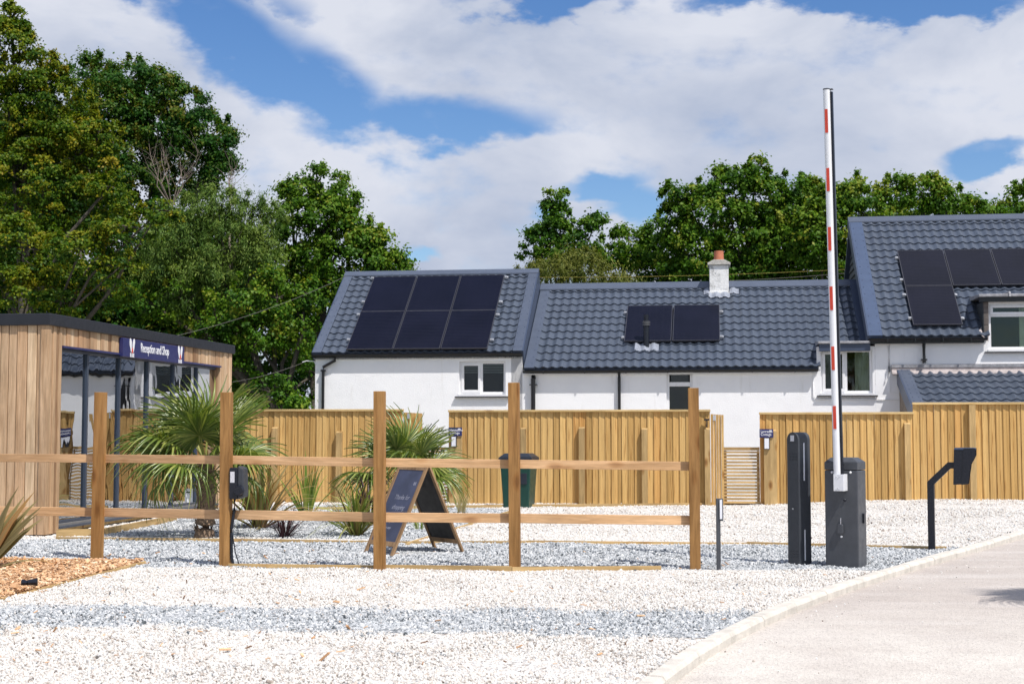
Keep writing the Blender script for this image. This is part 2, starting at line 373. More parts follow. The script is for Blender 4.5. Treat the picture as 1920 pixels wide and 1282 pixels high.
def mk_road():
    m, nt, N, L, b = nm('pinkish worn tarmac'); v = vec(nt, 'Object')
    c = ramp(nt, tex(nt, 'n', v, 1.1, 7, .62), [(.3, (.42, .37, .335)), (.55, (.47, .42, .38)), (.75, (.52, .47, .43))])
    st = tex(nt, 'n', vec(nt, 'Object', (.25, 1.4, 1)), 1.4, 6, .65)
    c = mul(nt, c, (.60, .565, .53), ramp(nt, st, [(.48, 0.0), (.70, .5)]), 'MIX')
    sp = N.new('ShaderNodeSeparateXYZ'); tc = N.new('ShaderNodeTexCoord'); L.new(tc.outputs['Object'], sp.inputs[0])
    mr = N.new('ShaderNodeMapRange'); L.new(sp.outputs[1], mr.inputs[0]); mr.inputs[1].default_value = 12.2; mr.inputs[2].default_value = 9.4
    md = N.new('ShaderNodeMath'); md.operation = 'MULTIPLY'; L.new(mr.outputs[0], md.inputs[0]); L.new(ramp(nt, tex(nt, 'n', v, 1.6, 6, .7), [(.35, .3), (.6, 1.0)]), md.inputs[1])
    c = mul(nt, c, (.61, .57, .515), md.outputs[0], 'MIX')      # patchily paler towards the nearer end of the road
    vo = N.new('ShaderNodeTexVoronoi'); vo.inputs['Scale'].default_value = 90; L.new(v, vo.inputs['Vector'])
    sh = N.new('ShaderNodeSeparateColor'); L.new(vo.outputs['Color'], sh.inputs[0])
    c = mul(nt, c, ramp(nt, sh.outputs[0], [(0, .55), (.1, .82), (.5, 1.0), (1, 1.08)]), .8)
    L.new(c, b.inputs['Base Color']); b.inputs['Roughness'].default_value = .9; bump(nt, b, vo.outputs['Distance'], .006, .8); return m
M_ROAD = mk_road()
M_SOIL = plain('grass and soil', (.07, .09, .035), .95, var=.5, scale=1.5, bmp=.03, bscale=9)
def mk_leaf(name, stops, trans=.30, rough=.5, spec=.16):
    m, nt, N, L, b = nm(name); out = N['Material Output']
    a = N.new('ShaderNodeAttribute'); a.attribute_name = 'tone'; c = ramp(nt, a.outputs['Fac'], stops)
    L.new(c, b.inputs['Base Color']); b.inputs['Roughness'].default_value = rough; b.inputs['Specular IOR Level'].default_value = spec
    t = N.new('ShaderNodeBsdfTranslucent'); L.new(mul(nt, c, (1.25, 1.35, .55)), t.inputs[0])
    mx = N.new('ShaderNodeMixShader'); mx.inputs[0].default_value = trans; L.new(b.outputs[0], mx.inputs[1]); L.new(t.outputs[0], mx.inputs[2]); L.new(mx.outputs[0], out.inputs[0]); return m
L_OAK = mk_leaf('oak leaf', [(0, (.020, .066, .007)), (.5, (.062, .150, .010)), (.85, (.145, .235, .018)), (1, (.25, .28, .03))])
L_BEECH = mk_leaf('beech leaf', [(0, (.018, .060, .006)), (.4, (.070, .135, .007)), (.75, (.19, .215, .010)), (1, (.28, .22, .015))])
L_DARK = mk_leaf('dark sycamore leaf', [(0, (.010, .046, .008)), (.6, (.032, .105, .012)), (.9, (.085, .145, .014)), (1, (.15, .15, .018))])
L_WILLOW = mk_leaf('willow leaf', [(0, (.045, .095, .020)), (.5, (.100, .175, .034)), (1, (.21, .28, .055))])
L_SALLOW = mk_leaf('yellow green sallow leaf', [(0, (.060, .085, .018)), (.5, (.13, .155, .028)), (1, (.23, .23, .05))])
L_PALM = mk_leaf('palm frond', [(0, (.050, .090, .018)), (.45, (.13, .185, .030)), (.75, (.29, .32, .075)), (1, (.50, .46, .20))], .25, .33, .5)
L_PHOR_B = mk_leaf('bronze flax leaf', [(0, (.10, .075, .035)), (.5, (.24, .20, .09)), (.8, (.30, .15, .05)), (1, (.50, .42, .24))], .2, .4)
L_PHOR_G = mk_leaf('green yellow flax leaf', [(0, (.08, .14, .03)), (.5, (.19, .26, .05)), (1, (.45, .45, .12))], .25, .4)
L_PHOR_R = mk_leaf('red tinted flax leaf', [(0, (.10, .03, .03)), (.5, (.20, .17, .05)), (1, (.32, .34, .12))], .2, .4)
L_DKRED = mk_leaf('dark purple flax leaf', [(0, (.015, .008, .012)), (1, (.07, .03, .035))], .1, .4)
L_STRAW = mk_leaf('straw grass', [(0, (.34, .27, .14)), (1, (.60, .50, .30))], .3, .7)
L_ORANGE = mk_leaf('dead orange leaf', [(0, (.40, .16, .03)), (1, (.55, .25, .06))], .2, .6)

# ------------------------------------------------------------------ ground
def poly_sheet(name, pts, m, z=0.0, thick=0.0, grid=None):
    bm = bmesh.new(); vs = [bm.verts.new((p[0], p[1], z)) for p in pts]; bm.faces.new(vs)
    bmesh.ops.triangulate(bm, faces=bm.faces)
    if grid:
        for _ in range(grid): bmesh.ops.subdivide_edges(bm, edges=[e for e in bm.edges if e.calc_length() > .8], cuts=1, use_grid_fill=False); bmesh.ops.triangulate(bm, faces=bm.faces)
        for v in bm.verts: v.co.z = z + float(H(v.co.x, v.co.y))
    bmesh.ops.recalc_face_normals(bm, faces=bm.faces)
    if sum(f.normal.z for f in bm.faces) < 0: bmesh.ops.reverse_faces(bm, faces=bm.faces)
    me = bpy.data.meshes.new(name); bm.to_mesh(me); bm.free(); me.materials.append(m)
    o = bpy.data.objects.new(name, me); COL.objects.link(o); tag(o, kind='structure'); return o
ground = MB().add([(-400, -200, -.16), (400, -200, -.16), (400, 900, -.16), (-400, 900, -.16)], [(0, 1, 2, 3)]).build('ground', M_SOIL); ground['kind'] = 'structure'

# kerb line, road side foot (on the road surface at z=-.085)
def z8(a, b): return (1240+a/2.824, 960+b/2.824)
KPX = [z8(60, 905), z8(160, 835), z8(300, 748), z8(470, 660), z8(580, 592), z8(700, 527), z8(890, 455), z8(1060, 402), z8(1215, 352), z8(1480, 272), z8(1700, 200), z8(1920, 135)]
RZ0 = -.065
kp = [G(px, py, RZ0) for px, py in KPX]
kp = [kp[0] + (kp[0]-kp[1]).normalized()*6] + kp + [kp[-1] + (kp[-1]-kp[-2]).normalized()*d for d in (3, 6, 12)]
kx = np.array([p.x for p in kp]); ky = np.array([p.y for p in kp])
pf = np.polyfit(ky[1:-3], kx[1:-3], 3)
def kerb_x(y): 
    y = np.asarray(y, float)
    a = np.polyval(pf, y); d0 = np.polyval(np.polyder(pf), 8.6); d1 = np.polyval(np.polyder(pf), 18.5)
    return np.where(y < 8.6, np.polyval(pf, 8.6)+(y-8.6)*d0, np.where(y > 18.5, np.polyval(pf, 18.5)+(y-18.5)*d1, a))
def chain(y0, y1, step):        # walk along the kerb
    out = [Vector((float(kerb_x(y0)), y0, 0))]; y = y0; acc = 0
    while y < y1:
        y += .02; p = Vector((float(kerb_x(y)), y, 0))
        if (p-out[-1]).length >= step: out.append(p)
    return out
yy = np.arange(2, 34, .5)
road_pts = [(float(kerb_x(y))-.05, y) for y in yy] + [(40, 34), (40, 2)]
road = poly_sheet('road', road_pts, M_ROAD, RZ0)
kerb = empty('kerb', (float(kerb_x(11)), 11, RZ0), 'long curving concrete kerb between the gravel and the pinkish road', 'kerb')
ks = chain(4.6, 33, .915)
for a, b in zip(ks[:-1], ks[1:]):
    d = (b-a).normalized(); n = Vector((-d.y, d.x, 0)); a2 = a+d*.006; b2 = b-d*.006; j = random.uniform(-.004, .004)
    prof = [(0, RZ0-.06), (0, -.012), (.018, .014), (.108, .016), (.108, RZ0-.06)]
    mb = MB(); vs = []
    for p in (a2, b2):
        for q, z in prof: vs.append(p + n*q + Vector((0, 0, z+j)))
    k = 5; mb.add(vs, [tuple(range(k)), tuple(range(2*k-1, k-1, -1))]+[(i, i+k, (i+1) % k+k, (i+1) % k) for i in range(k)])
    mb.build('kerb_stone', M_KERB, kerb, bevel=.006)

# gravel areas, boundaries in plan
def g2(px, py): p = G(px, py); return (p.x, p.y)
def kerb_edge(y0, y1, n=14, off=-.12): return [(float(kerb_x(y))+off, float(y)) for y in np.linspace(y0, y1, n)]
yF = lambda x: 14.52 - .10*(x-1.8)          # front fence line (far side edge of near gravel)
def line_y(p, q):
    return lambda x: p[1] + (x-p[0])*(q[1]-p[1])/(q[0]-p[0])
e1 = line_y(g2(0, 1064), g2(1305, 1068)); 
SE = [g2(0, 1133), g2(700, 1146), g2(1400, 1150)]; SE2 = [g2(0, 1174), g2(700, 1186), g2(1400, 1197)]
mid0 = line_y(g2(105, 1011), g2(700, 1015)); mid1 = line_y(g2(700, 1016), g2(1775, 1027))
def midline(x): return np.where(np.asarray(x) < g2(700, 1015)[0], mid0(np.asarray(x)), mid1(np.asarray(x)))
xs = np.linspace(-14, 4.0, 30)
near = poly_sheet('white_gravel', [(-14, 3), (float(kerb_x(3)), 3)] + kerb_edge(3.1, 14.35) + [(float(x), float(e1(x))) for x in xs[::-1] if x < float(kerb_x(14.35))-.2], M_WG, 0.0)
stripe_l = line_y(SE[0], SE[2]); stripe_h = line_y(SE2[0], SE2[2])
sx_ = np.linspace(-8, 2.6, 20)
def clipk(x, y): return min(x, float(kerb_x(y))-.12)
stripe = poly_sheet('slate_strip', [(clipk(float(x), float(stripe_h(x))), float(stripe_h(x))) for x in sx_ if x < kerb_x(stripe_h(x))-.1] + [(float(kerb_x(stripe_h(1.4)))-.12, float(stripe_h(1.4)))] + [(float(kerb_x(stripe_l(1.8)))-.12, float(stripe_l(1.8)))] + [(float(x), float(stripe_l(x))) for x in sx_[::-1] if x < kerb_x(stripe_l(x))-.15], M_GG, .004)
gx = np.linspace(-14, 6.0, 40)
def kx_at(fy): # x where kerb meets the curve fy
    for x in np.arange(0, 9, .02):
        if x >= kerb_x(fy(x))-.12: return x
    return 9
xa = kx_at(e1); xb = kx_at(midline)
grey = poly_sheet('grey_gravel', [(float(x), float(e1(x))) for x in gx if x < xa] + kerb_edge(float(e1(xa)), float(midline(xb)), 8) + [(float(x), float(midline(x))) for x in gx[::-1] if x < xb], M_GG, 0.0)
xw = np.linspace(-14, 12, 60)
far_e = lambda x: 31.0
white2 = poly_sheet('far_white_gravel', [(float(x), float(midline(x))) for x in gx if x < xb] + kerb_edge(float(midline(xb)), 30, 12) + [(-14, 31)], M_WG, 0.0, grid=5)
# planting bed with palms: bounded by mid edging, diagonal edging and the rear edging
BED = [g2(190, 1004), g2(700, 1012), g2(762, 1018), g2(880, 982), g2(956, 958), g2(900, 951), g2(640, 946), g2(455, 950), g2(330, 973)]
bed = poly_sheet('planting_bed_gravel', BED, M_GG, .004)
# bark bed front left
BARK = [g2(-260, 1054), g2(236, 1053), g2(270, 1056), g2(0, 1126), g2(-300, 1200)]
bark = poly_sheet('bark_mulch', BARK, M_BK, .008)

# ---------------- loose stones as instanced points
def scatter(name, P, S, tint, m, prim='ico', label=None, parent=None):
    n = len(P); me = bpy.data.meshes.new(name); me.vertices.add(n); me.vertices.foreach_set('co', np.asarray(P, np.float32).ravel())
    for an, tp, dat in (('scl', 'FLOAT_VECTOR', S), ('rot', 'FLOAT_VECTOR', RNG.uniform(0, 6.28, (n, 3)) if prim == 'ico' else np.c_[RNG.normal(0, .35, (n, 2)), RNG.uniform(0, 6.28, n)])):
        a = me.attributes.new(an, tp, 'POINT'); a.data.foreach_set('vector', np.asarray(dat, np.float32).ravel())
    a = me.attributes.new('tint', 'FLOAT', 'POINT'); a.data.foreach_set('value', np.asarray(tint, np.float32))
    me.materials.append(m); o = bpy.data.objects.new(name, me); COL.objects.link(o); tag(o, kind='stuff')
    ng = bpy.data.node_groups.new(name, 'GeometryNodeTree')
    ng.interface.new_socket('Geometry', in_out='INPUT', socket_type='NodeSocketGeometry'); ng.interface.new_socket('Geometry', in_out='OUTPUT', socket_type='NodeSocketGeometry')
    N = ng.nodes; L = ng.links; gi = N.new('NodeGroupInput'); go = N.new('NodeGroupOutput'); ip = N.new('GeometryNodeInstanceOnPoints')
    if prim == 'ico':
        pr = N.new('GeometryNodeMeshIcoSphere'); pr.inputs['Subdivisions'].default_value = 1; pr.inputs['Radius'].default_value = 1
    else:
        pr = N.new('GeometryNodeMeshCube'); pr.inputs['Size'].default_value = (2, 2, 2)
    sm = N.new('GeometryNodeSetMaterial'); sm.inputs['Material'].default_value = m
    L.new(pr.outputs[0], sm.inputs[0]); L.new(sm.outputs[0], ip.inputs['Instance']); L.new(gi.outputs[0], ip.inputs['Points'])
    for an, sk in (('scl', 'Scale'), ('rot', 'Rotation')):
        na = N.new('GeometryNodeInputNamedAttribute'); na.data_type = 'FLOAT_VECTOR'; na.inputs[0].default_value = an; L.new(na.outputs[0], ip.inputs[sk])
    L.new(ip.outputs[0], go.inputs[0]); md = o.modifiers.new('stones', 'NODES'); md.node_group = ng
    return o
from math import floor
def vnoise(x, y, s, seed):
    r = np.random.default_rng(seed); t = r.uniform(-1, 1, (64, 64)); x = x/s+100; y = y/s+100; xi = np.floor(x).astype(int); yi = np.floor(y).astype(int); fx = x-xi; fy = y-yi
    fx = fx*fx*(3-2*fx); fy = fy*fy*(3-2*fy); g = lambda a, b: t[a % 64, b % 64]
    return (g(xi, yi)*(1-fx)+g(xi+1, yi)*fx)*(1-fy)+(g(xi, yi+1)*(1-fx)+g(xi+1, yi+1)*fx)*fy
def inpoly(x, y, poly):
    c = np.zeros(len(x), bool); j = len(poly)-1
    for i in range(len(poly)):
        xi, yi = poly[i]; xj, yj = poly[j]
        c ^= ((yi > y) != (yj > y)) & (x < (xj-xi)*(y-yi)/(yj-yi+1e-12)+xi); j = i
    return c
def field(y0, y1, dens):
    area = (y1-y0)*(.40*(y0+y1)+1.2); n = int(area*dens); y = RNG.uniform(y0, y1, n); hw = .40*y+.6; x = RNG.uniform(-1, 1, n)*(.40*y1+.6)
    k = np.abs(x) < hw; return x[k], y[k]
pts = []
for y0, y1, dn, sz in ((7.6, 10.5, 4200, 1.0), (10.5, 14.6, 3600, 1.0), (14.6, 19.6, 2000, 1.22), (19.6, 27.5, 700, 1.5)):
    x, y = field(y0, y1, dn); pts.append(np.c_[x, y, np.full(len(x), sz)])
P = np.concatenate(pts); X, Y, SZ = P.T
jit = vnoise(X, Y, .25, 3)*.12 + vnoise(X, Y, 1.3, 4)*.12 + RNG.normal(0, .07, len(X))
inbark = inpoly(X, Y + vnoise(X, Y, .2, 5)*.05, BARK)
instripe = (Y+jit*1.3 < stripe_l(X)) & (Y+jit*1.3 > stripe_h(X))
ingrey = ((Y+jit*.3 > e1(X)) & (Y < midline(X))) | inpoly(X, Y, BED)
keep = (X < kerb_x(Y)-.135) & ~inbark
isgrey = instripe | ingrey
# a little mixing of the two colours
flip = RNG.uniform(0, 1, len(X)) < np.where(instripe, .10, np.where(ingrey, .02, .010)); isgrey ^= flip
lump = .012*vnoise(X, Y, .6, 9) + .005*vnoise(X, Y, .16, 10)
Zg = H(X, Y) + .004 + lump + RNG.uniform(-.004, .006, len(X))
k = keep & ~isgrey; n = k.sum(); s = RNG.lognormal(-4.85, .30, n)*SZ[k]
scatter('white_gravel_stones', np.c_[X[k], Y[k], Zg[k]], np.c_[s, s*RNG.uniform(.6, 1, n), s*RNG.uniform(.35, .7, n)], RNG.uniform(0, 1, n), M_WS)
k = keep & isgrey; n = k.sum(); s = RNG.lognormal(-4.70, .32, n)*SZ[k]
scatter('blue_grey_gravel_stones', np.c_[X[k], Y[k], Zg[k]], np.c_[s*1.15, s*RNG.uniform(.6, 1, n), s*RNG.uniform(.28, .6, n)], RNG.uniform(0, 1, n), M_GS)
# stray bits of bark and twig on the pale gravel
x = RNG.uniform(-5, 4, 420); y = 8.5+RNG.uniform(0, 1, 420)**1.3*8; kk = (x < kerb_x(y)-.2) & (RNG.uniform(0, 1, 420) < np.where(x < -1, 1, .4)); x = x[kk]; y = y[kk]; n = len(x); s_ = RNG.lognormal(-4.9, .45, n)
scatter('stray_bark_bits', np.c_[x, y, np.full(n, .022)], np.c_[s_*2.2, s_*.5, s_*.3], RNG.uniform(0, .8, n), M_BC, 'cube')
y = RNG.uniform(8.5, 19, 260); off = np.abs(RNG.normal(0, .5, 260)); x = kerb_x(y)+.03+off; n = 260; s_ = RNG.lognormal(-5.0, .35, n)
scatter('loose_road_grit', np.c_[x, y, np.full(n, RZ0+.003)], np.c_[s_, s_*.8, s_*.6], RNG.uniform(0, 1, n), M_WS)
# bark chips
x = RNG.uniform(-6.6, -3.2, 60000); y = RNG.uniform(9.5, 15.6, 60000); kk = inpoly(x, y, BARK); x = x[kk]; y = y[kk]; n = len(x)
zc = .018+.03*np.clip(vnoise(x, y, .35, 21), 0, 1)+RNG.uniform(0, .025, n); s = RNG.lognormal(-4.75, .45, n)
scatter('bark_chips', np.c_[x, y, zc], np.c_[s*1.5, s*RNG.uniform(.3, .7, n), s*RNG.uniform(.1, .3, n)], RNG.uniform(0, 1, n), M_BC, 'cube')

# timber edgings
def edging(pts, label, h=.05, w=.03, L=2.4, group='timber edging boards set in the gravel', zb=-.1):
    pts = [Vector((p[0], p[1], 0)) for p in pts]; r = empty('timber_edging', pts[0], label, 'edging', group)
    for a, b in zip(pts[:-1], pts[1:]):
        ln = (b-a).length; n = max(1, round(ln/L)); d = (b-a)/n; ang = math.atan2(d.y, d.x)
        for i in range(n):
            p = a+d*i; hz = float(H(p.x, p.y))+random.uniform(-.008, .008)
            MB().box(.002, d.length-.002, -w/2, w/2, zb, h).build('board', M_EDGE, r, T(p.x, p.y, hz) @ RZ(ang) @ RY(random.uniform(-.004, .004)))
    return r
edging([g2(428, 1063), g2(700, 1067), g2(960, 1070), g2(1240, 1068)], 'low timber edging under the post and rail fence', .045)
edging([g2(105, 1011), g2(420, 1015), g2(700, 1019), g2(985, 1018), g2(1400, 1021), g2(1545, 1025), g2(1600, 1026), g2(1775, 1029)], 'long timber edging behind the blue grey gravel strip, running behind the grey bollard', .035)
edging([g2(762, 1022), g2(880, 984), g2(956, 961)], 'slanting timber edging right of the chalk board sign', .035)
edging([g2(105, 1006), g2(190, 1004), g2(330, 976)], 'timber edging along the glazed side of the wooden reception building', .09)
edging([g2(590, 956), g2(960, 951), g2(1425, 946)], 'timber edging in front of the tall board fences, behind the palms', .05)
edging([g2(1640, 948), g2(1960, 946)], 'thin timber edging at the foot of the tallest fence', .03, group=None)
edging([g2(272, 1057), g2(0, 1126), g2(-300, 1200)], 'thin timber edging along the orange bark bed', .03, .02, group=None)

# ------------------------------------------------------------------ board fences
FF = frame(0, 27.0)
def board_mesh():
    # wedge section: thick at the left edge, thin at the right
    mb = MB(); mb.prism([(0, 0), (0, -.022), (.04, -.0245), (1, -.004), (1, 0)], 0, 1, 'z'); return mb.mesh('board', M_BOARD)
BOARD = [board_mesh() for _ in range(1)][0]
def board_fence(label, px0, px1, cap0, cap1, posts, zb=0.0, pitch=.121, post_top=None, over=.045, base_py=None):
    x0, z0 = on(FF, px0, cap0); x1, z1 = on(FF, px1, cap1); zc = (z0+z1)/2
    r = empty('board_fence', FF @ T((x0+x1)/2, 0, zb), label, 'fence', 'tall vertical board fences in front of the cottages')
    x = x0; i = 0
    while x < x1-.02:
        w = min(pitch*random.choice((1, 1, 1, 1.05, .95, .98, .6 if random.random() < .3 else 1)), x1-x)
        z = float(zb + random.uniform(-.012, .012))
        me = BOARD
        inst('board', me, FF @ T(x, random.uniform(-.003, .002), z-.03) @ RY(random.uniform(-.0025, .0025)) @ SC(w+.004, 1, zc-.035-z+.03), r); x += w; i += 1
    MB().box(x0-.01, x1+.01, -.06, .035, zc-.040, zc).build('capping', M_CAP, r, FF, bevel=.004)
    MB().box(x0, x1, .005, .045, .35, .43).build('back_rail', M_FPOST, r, FF); MB().box(x0, x1, .005, .045, 1.3, 1.38).build('back_rail', M_FPOST, r, FF)
    for p in posts:
        a, b, top = p[:3]; xa, zt = on(FF, a, top, -.10); xb, _ = on(FF, b, top, -.10)
        zt = min(zt, zc-.045)
        MB().prism([(-.105, zb-.1), (-.02, zb-.1), (-.02, zt), (-.105, zt-.03)] if zt < zc-.06 else [(-.10, zb-.1), (-.02, zb-.1), (-.02, zt), (-.10, zt)], xa, xb, 'x').build('post', M_FPOST, r, FF)
    return r, x0, x1, zc
board_fence('tall board fence left of the first gate, behind the big palm', 425, 756, 766, 768, [(630, 641, 808), (509, 520, 800)])
board_fence('long tall board fence between the two slatted gates, behind the green bin', 842, 1331, 767, 769, [(843, 866, 801), (976, 986, 801), (1085, 1096, 800), (1203, 1214, 802), (1321, 1331, 802)])
board_fence('tall board fence right of the second slatted gate, behind the barrier cabinet', 1424, 1712, 772, 773, [(1432, 1456, 805), (1696, 1707, 792)], .06)
board_fence('tallest board fence, at the right edge behind the intercom post', 1711, 1990, 754, 754, [(1817, 1829, 756)], .13)
def slat_gate(px0, px1, top, label, zb=.03, y=.05):
    x0, zt = on(FF, px0, top, y); x1, _ = on(FF, px1, top, y)
    r = empty('slatted_gate', FF @ T(x0, y, zb), label, 'gate', 'low slatted timber gates between the board fences')
    MB().box(x0, x1, y-.03, y+.03, zt-.06, zt).build('top_rail', M_SLAT, r, FF)
    for s in (x0, x1-.05): MB().box(s, s+.05, y+.021, y+.06, zb, zt-.065).build('stile', M_SLAT, r, FF)
    n = 16; p = (zt-.06-zb)/n; sl = MB().box(0, x1-x0, -.02, .02, 0, p*.60).mesh('slat', M_SLAT)
    for i in range(n): inst('slat', sl, FF @ T(x0, y, zb+.01+i*p), r)
    return r
slat_gate(1357, 1424, 838, 'low slatted gate under the right cottage sign')
slat_gate(790, 843, 838, 'low slatted gate half hidden behind the smaller palm')
def side_leaf(px0, px1, top0, label, y=.02, n=5, hinge=True):
    x0, zt = on(FF, px0, top0, y); x1, _ = on(FF, px1, top0, y)
    r = empty('gate_side_panel', FF @ T(x0, y, 0), label, 'panel', 'narrow vertical slat panels beside the gates')
    w = (x1-x0)/n; me = MB().box(0, w-.004, -.02, .02, 0, zt).mesh('slat', M_BOARD)
    for i in range(n): inst('slat', me, FF @ T(x0+w*i, y+.02*(i % 2), -.01-.004*i), r)
    if hinge: MB().box(x0+w*1.0, x0+w*1.9, y-.032, y-.021, zt-.13, zt-.03).build('hinge_plate', M_STEEL, r, FF)
    return r
side_leaf(1332.5, 1357, 775, 'narrow panel of vertical slats left of the slatted gate in the middle of the picture')
side_leaf(757, 792, 772, 'narrow slatted side panel behind the smaller palm')
# cottage name signs and wall lamps
def name_sign(px0, px1, py0, py1, lines, label, lamp):
    y = -.125; x0, z1 = on(FF, px0, py0, y); x1, z0 = on(FF, px1, py1, y)
    r = empty('cottage_sign', FF @ T(x0, y, z0), label, 'sign', 'navy cottage name signs on the fence')
    MB().box(x0, x1, y, y+.02, z0, z1).build('panel', M_NAVY, r, FF)
    for i, t in enumerate(lines):
        text('lettering', t, .068, M_WHITEP, FF @ T(x0+.02, y-.001, z0+.09-.055*i) @ UPR, r, .002, sx=.88)
    for dx in (0, .022):
        el = [(x1-.06+dx+.009*math.cos(a), z1-.035+.020*math.sin(a)) for a in np.linspace(0, 2*math.pi, 9)[:-1]]
        MB().prism(el, y-.003, y, 'y').build('emblem', M_WHITEP, r, FF)
    a0, a1, b0, b1 = lamp; xa, zb = on(FF, a0, b0, y); xb, za = on(FF, a1, b1, y)
    l = empty('wall_lamp', FF @ T(xa, y, za), label.replace('sign', 'sign') and ('flat white wall lamp under the ' + label), 'lamp', 'flat wall lamps under the cottage signs')
    MB().box(xa, xb, y-.02, y+.02, za, zb).build('housing', M_ANTH, l, FF); MB().box(xa+.012, xb-.012, y-.026, y-.02, za+.012, zb-.004).build('lens', M_LENS, l, FF)
name_sign(841, 866, 801, 817, ['Hannafore', 'Cottage'], 'left navy cottage name sign, beside the smaller palm', (846, 856, 818, 838))
name_sign(1424, 1450, 804, 820, ['Lanreath', 'Cottage'], 'right navy cottage name sign, beside the low slatted gate', (1432, 1443, 821, 842))
cam_l = empty('fence_bracket', FF @ T(*[on(FF, 1326, 790, -.1)[0]], -.1, 1.5), 'small black bracket on top of the fence post left of the gate', 'bracket')
xb_, zb_ = on(FF, 1320, 786, -.11); xe_, _ = on(FF, 1330, 786, -.11)
MB().box(xb_, xe_, -.16, -.06, zb_-.02, zb_+.01).build('arm', M_BLKM, cam_l, FF); xm_, zm_ = on(FF, 1325.5, 801, -.11); MB().box(xm_-.012, xm_+.012, -.12, -.1, zm_, zb_-.02).build('stem', M_BLKM, cam_l, FF)

# ------------------------------------------------------------------ cottages
HF = frame(0, 32.0)
def hx(px, py, y=0.0): return on(HF, px, py, y)
def wall_front(mb, x0, x1, z0, z1, holes, th=.25, y=0.0):
    X = sorted({x0, x1, *[h[0] for h in holes], *[h[1] for h in holes]}); Z = sorted({z0, z1, *[h[2] for h in holes], *[h[3] for h in holes]})
    X = [v for v in X if x0 <= v <= x1]; Z = [v for v in Z if z0 <= v <= z1]
    for a, b in zip(X[:-1], X[1:]):
        for c, d in zip(Z[:-1], Z[1:]):
            if any(h[0]-1e-6 <= a and b <= h[1]+1e-6 and h[2]-1e-6 <= c and d <= h[3]+1e-6 for h in holes): continue
            mb.add([(a, y, c), (b, y, c), (b, y, d), (a, y, d)], [(0, 1, 2, 3)])
    for a, b, c, d in holes:
        mb.add([(a, y, c), (b, y, c), (b, y, d), (a, y, d), (a, y+th, c), (b, y+th, c), (b, y+th, d), (a, y+th, d)], [(0, 4, 5, 1), (1, 5, 6, 2), (2, 6, 7, 3), (3, 7, 4, 0)])
def window(root, x0, x1, z0, z1, splits, y=.07, transoms=None, sill=True, label=None, sillw=.06, opener=None):
    fr = MB(); w = .055
    fr.box(x0, x1, y, y+.07, z0, z0+w); fr.box(x0, x1, y, y+.07, z1-w, z1); fr.box(x0, x0+w, y, y+.07, z0+w, z1-w); fr.box(x1-w, x1, y, y+.07, z0+w, z1-w)
    xs = [x0+w] + splits + [x1-w]
    for s in splits: fr.box(s-.03, s+.03, y, y+.07, z0+w, z1-w)
    f = fr.build('window', M_UPVC, root, HF, bevel=.006)
    if label: f['label'] = label
    cells = []
    for i in range(len(xs)-1):
        a = xs[i]+(.03 if i else 0); b = xs[i+1]-(.03 if i < len(xs)-2 else 0); zz = [z0+w]+(transoms or [])+[z1-w]
        for j in range(len(zz)-1):
            c = zz[j]+(.025 if j else 0); d = zz[j+1]-(.025 if j < len(zz)-2 else 0); cells.append((a, b, c, d))
            if j: 
                MB().box(xs[i], xs[i+1], y-.001, y+.068, zz[j]-.03, zz[j]+.03).build('transom', M_UPVC, f, HF)
    for q, (a, b, c, d) in enumerate(cells):
        if opener is not None and q in opener:
            e = .045; cs = MB(); cs.box(a-.012, b+.012, y-.022, y+.03, c-.012, c+e); cs.box(a-.012, b+.012, y-.022, y+.03, d-e, d+.012); cs.box(a-.012, a+e, y-.022, y+.03, c+e, d-e); cs.box(b-e, b+.012, y-.022, y+.03, c+e, d-e)
            cs.build('casement', M_UPVC, f, HF, bevel=.005); a += e; b -= e; c += e; d -= e
        MB().box(a, b, y+.03, y+.036, c, d).build('pane', M_PANE, f, HF)
    if sill:
        MB().box(x0-.02, x1+.02, -.03, y, z0-.045, z0-.003).build('sill', M_UPVC, f, HF)
        MB().box(x0-.09, x1+.10, -.075, .0, z0-.075, z0-.047).build('drip_sill', M_SILL, f, HF)
    return f, cells
PITCH = .2
def tile_mesh(p, row):
    mb = MB(); n = 10; lip = .026; amp = .036
    def wave(u): 
        t = u % 1.0
        return amp*(.5+.5*math.cos(2*math.pi*t))**1.15 - .004
    vs = []
    for k in range(n+1):
        u = k/n; vs += [(u*p, -.004, wave(u)-.010), (u*p, 0, wave(u)+lip), (u*p, row*.5, wave(u)+lip*.45+.001), (u*p, row+.004, wave(u)-.002)]
    fs = []
    for k in range(n):
        for j in range(3): fs.append((k*4+j, (k+1)*4+j, (k+1)*4+j+1, k*4+j+1))
    mb.add(vs, fs); return mb
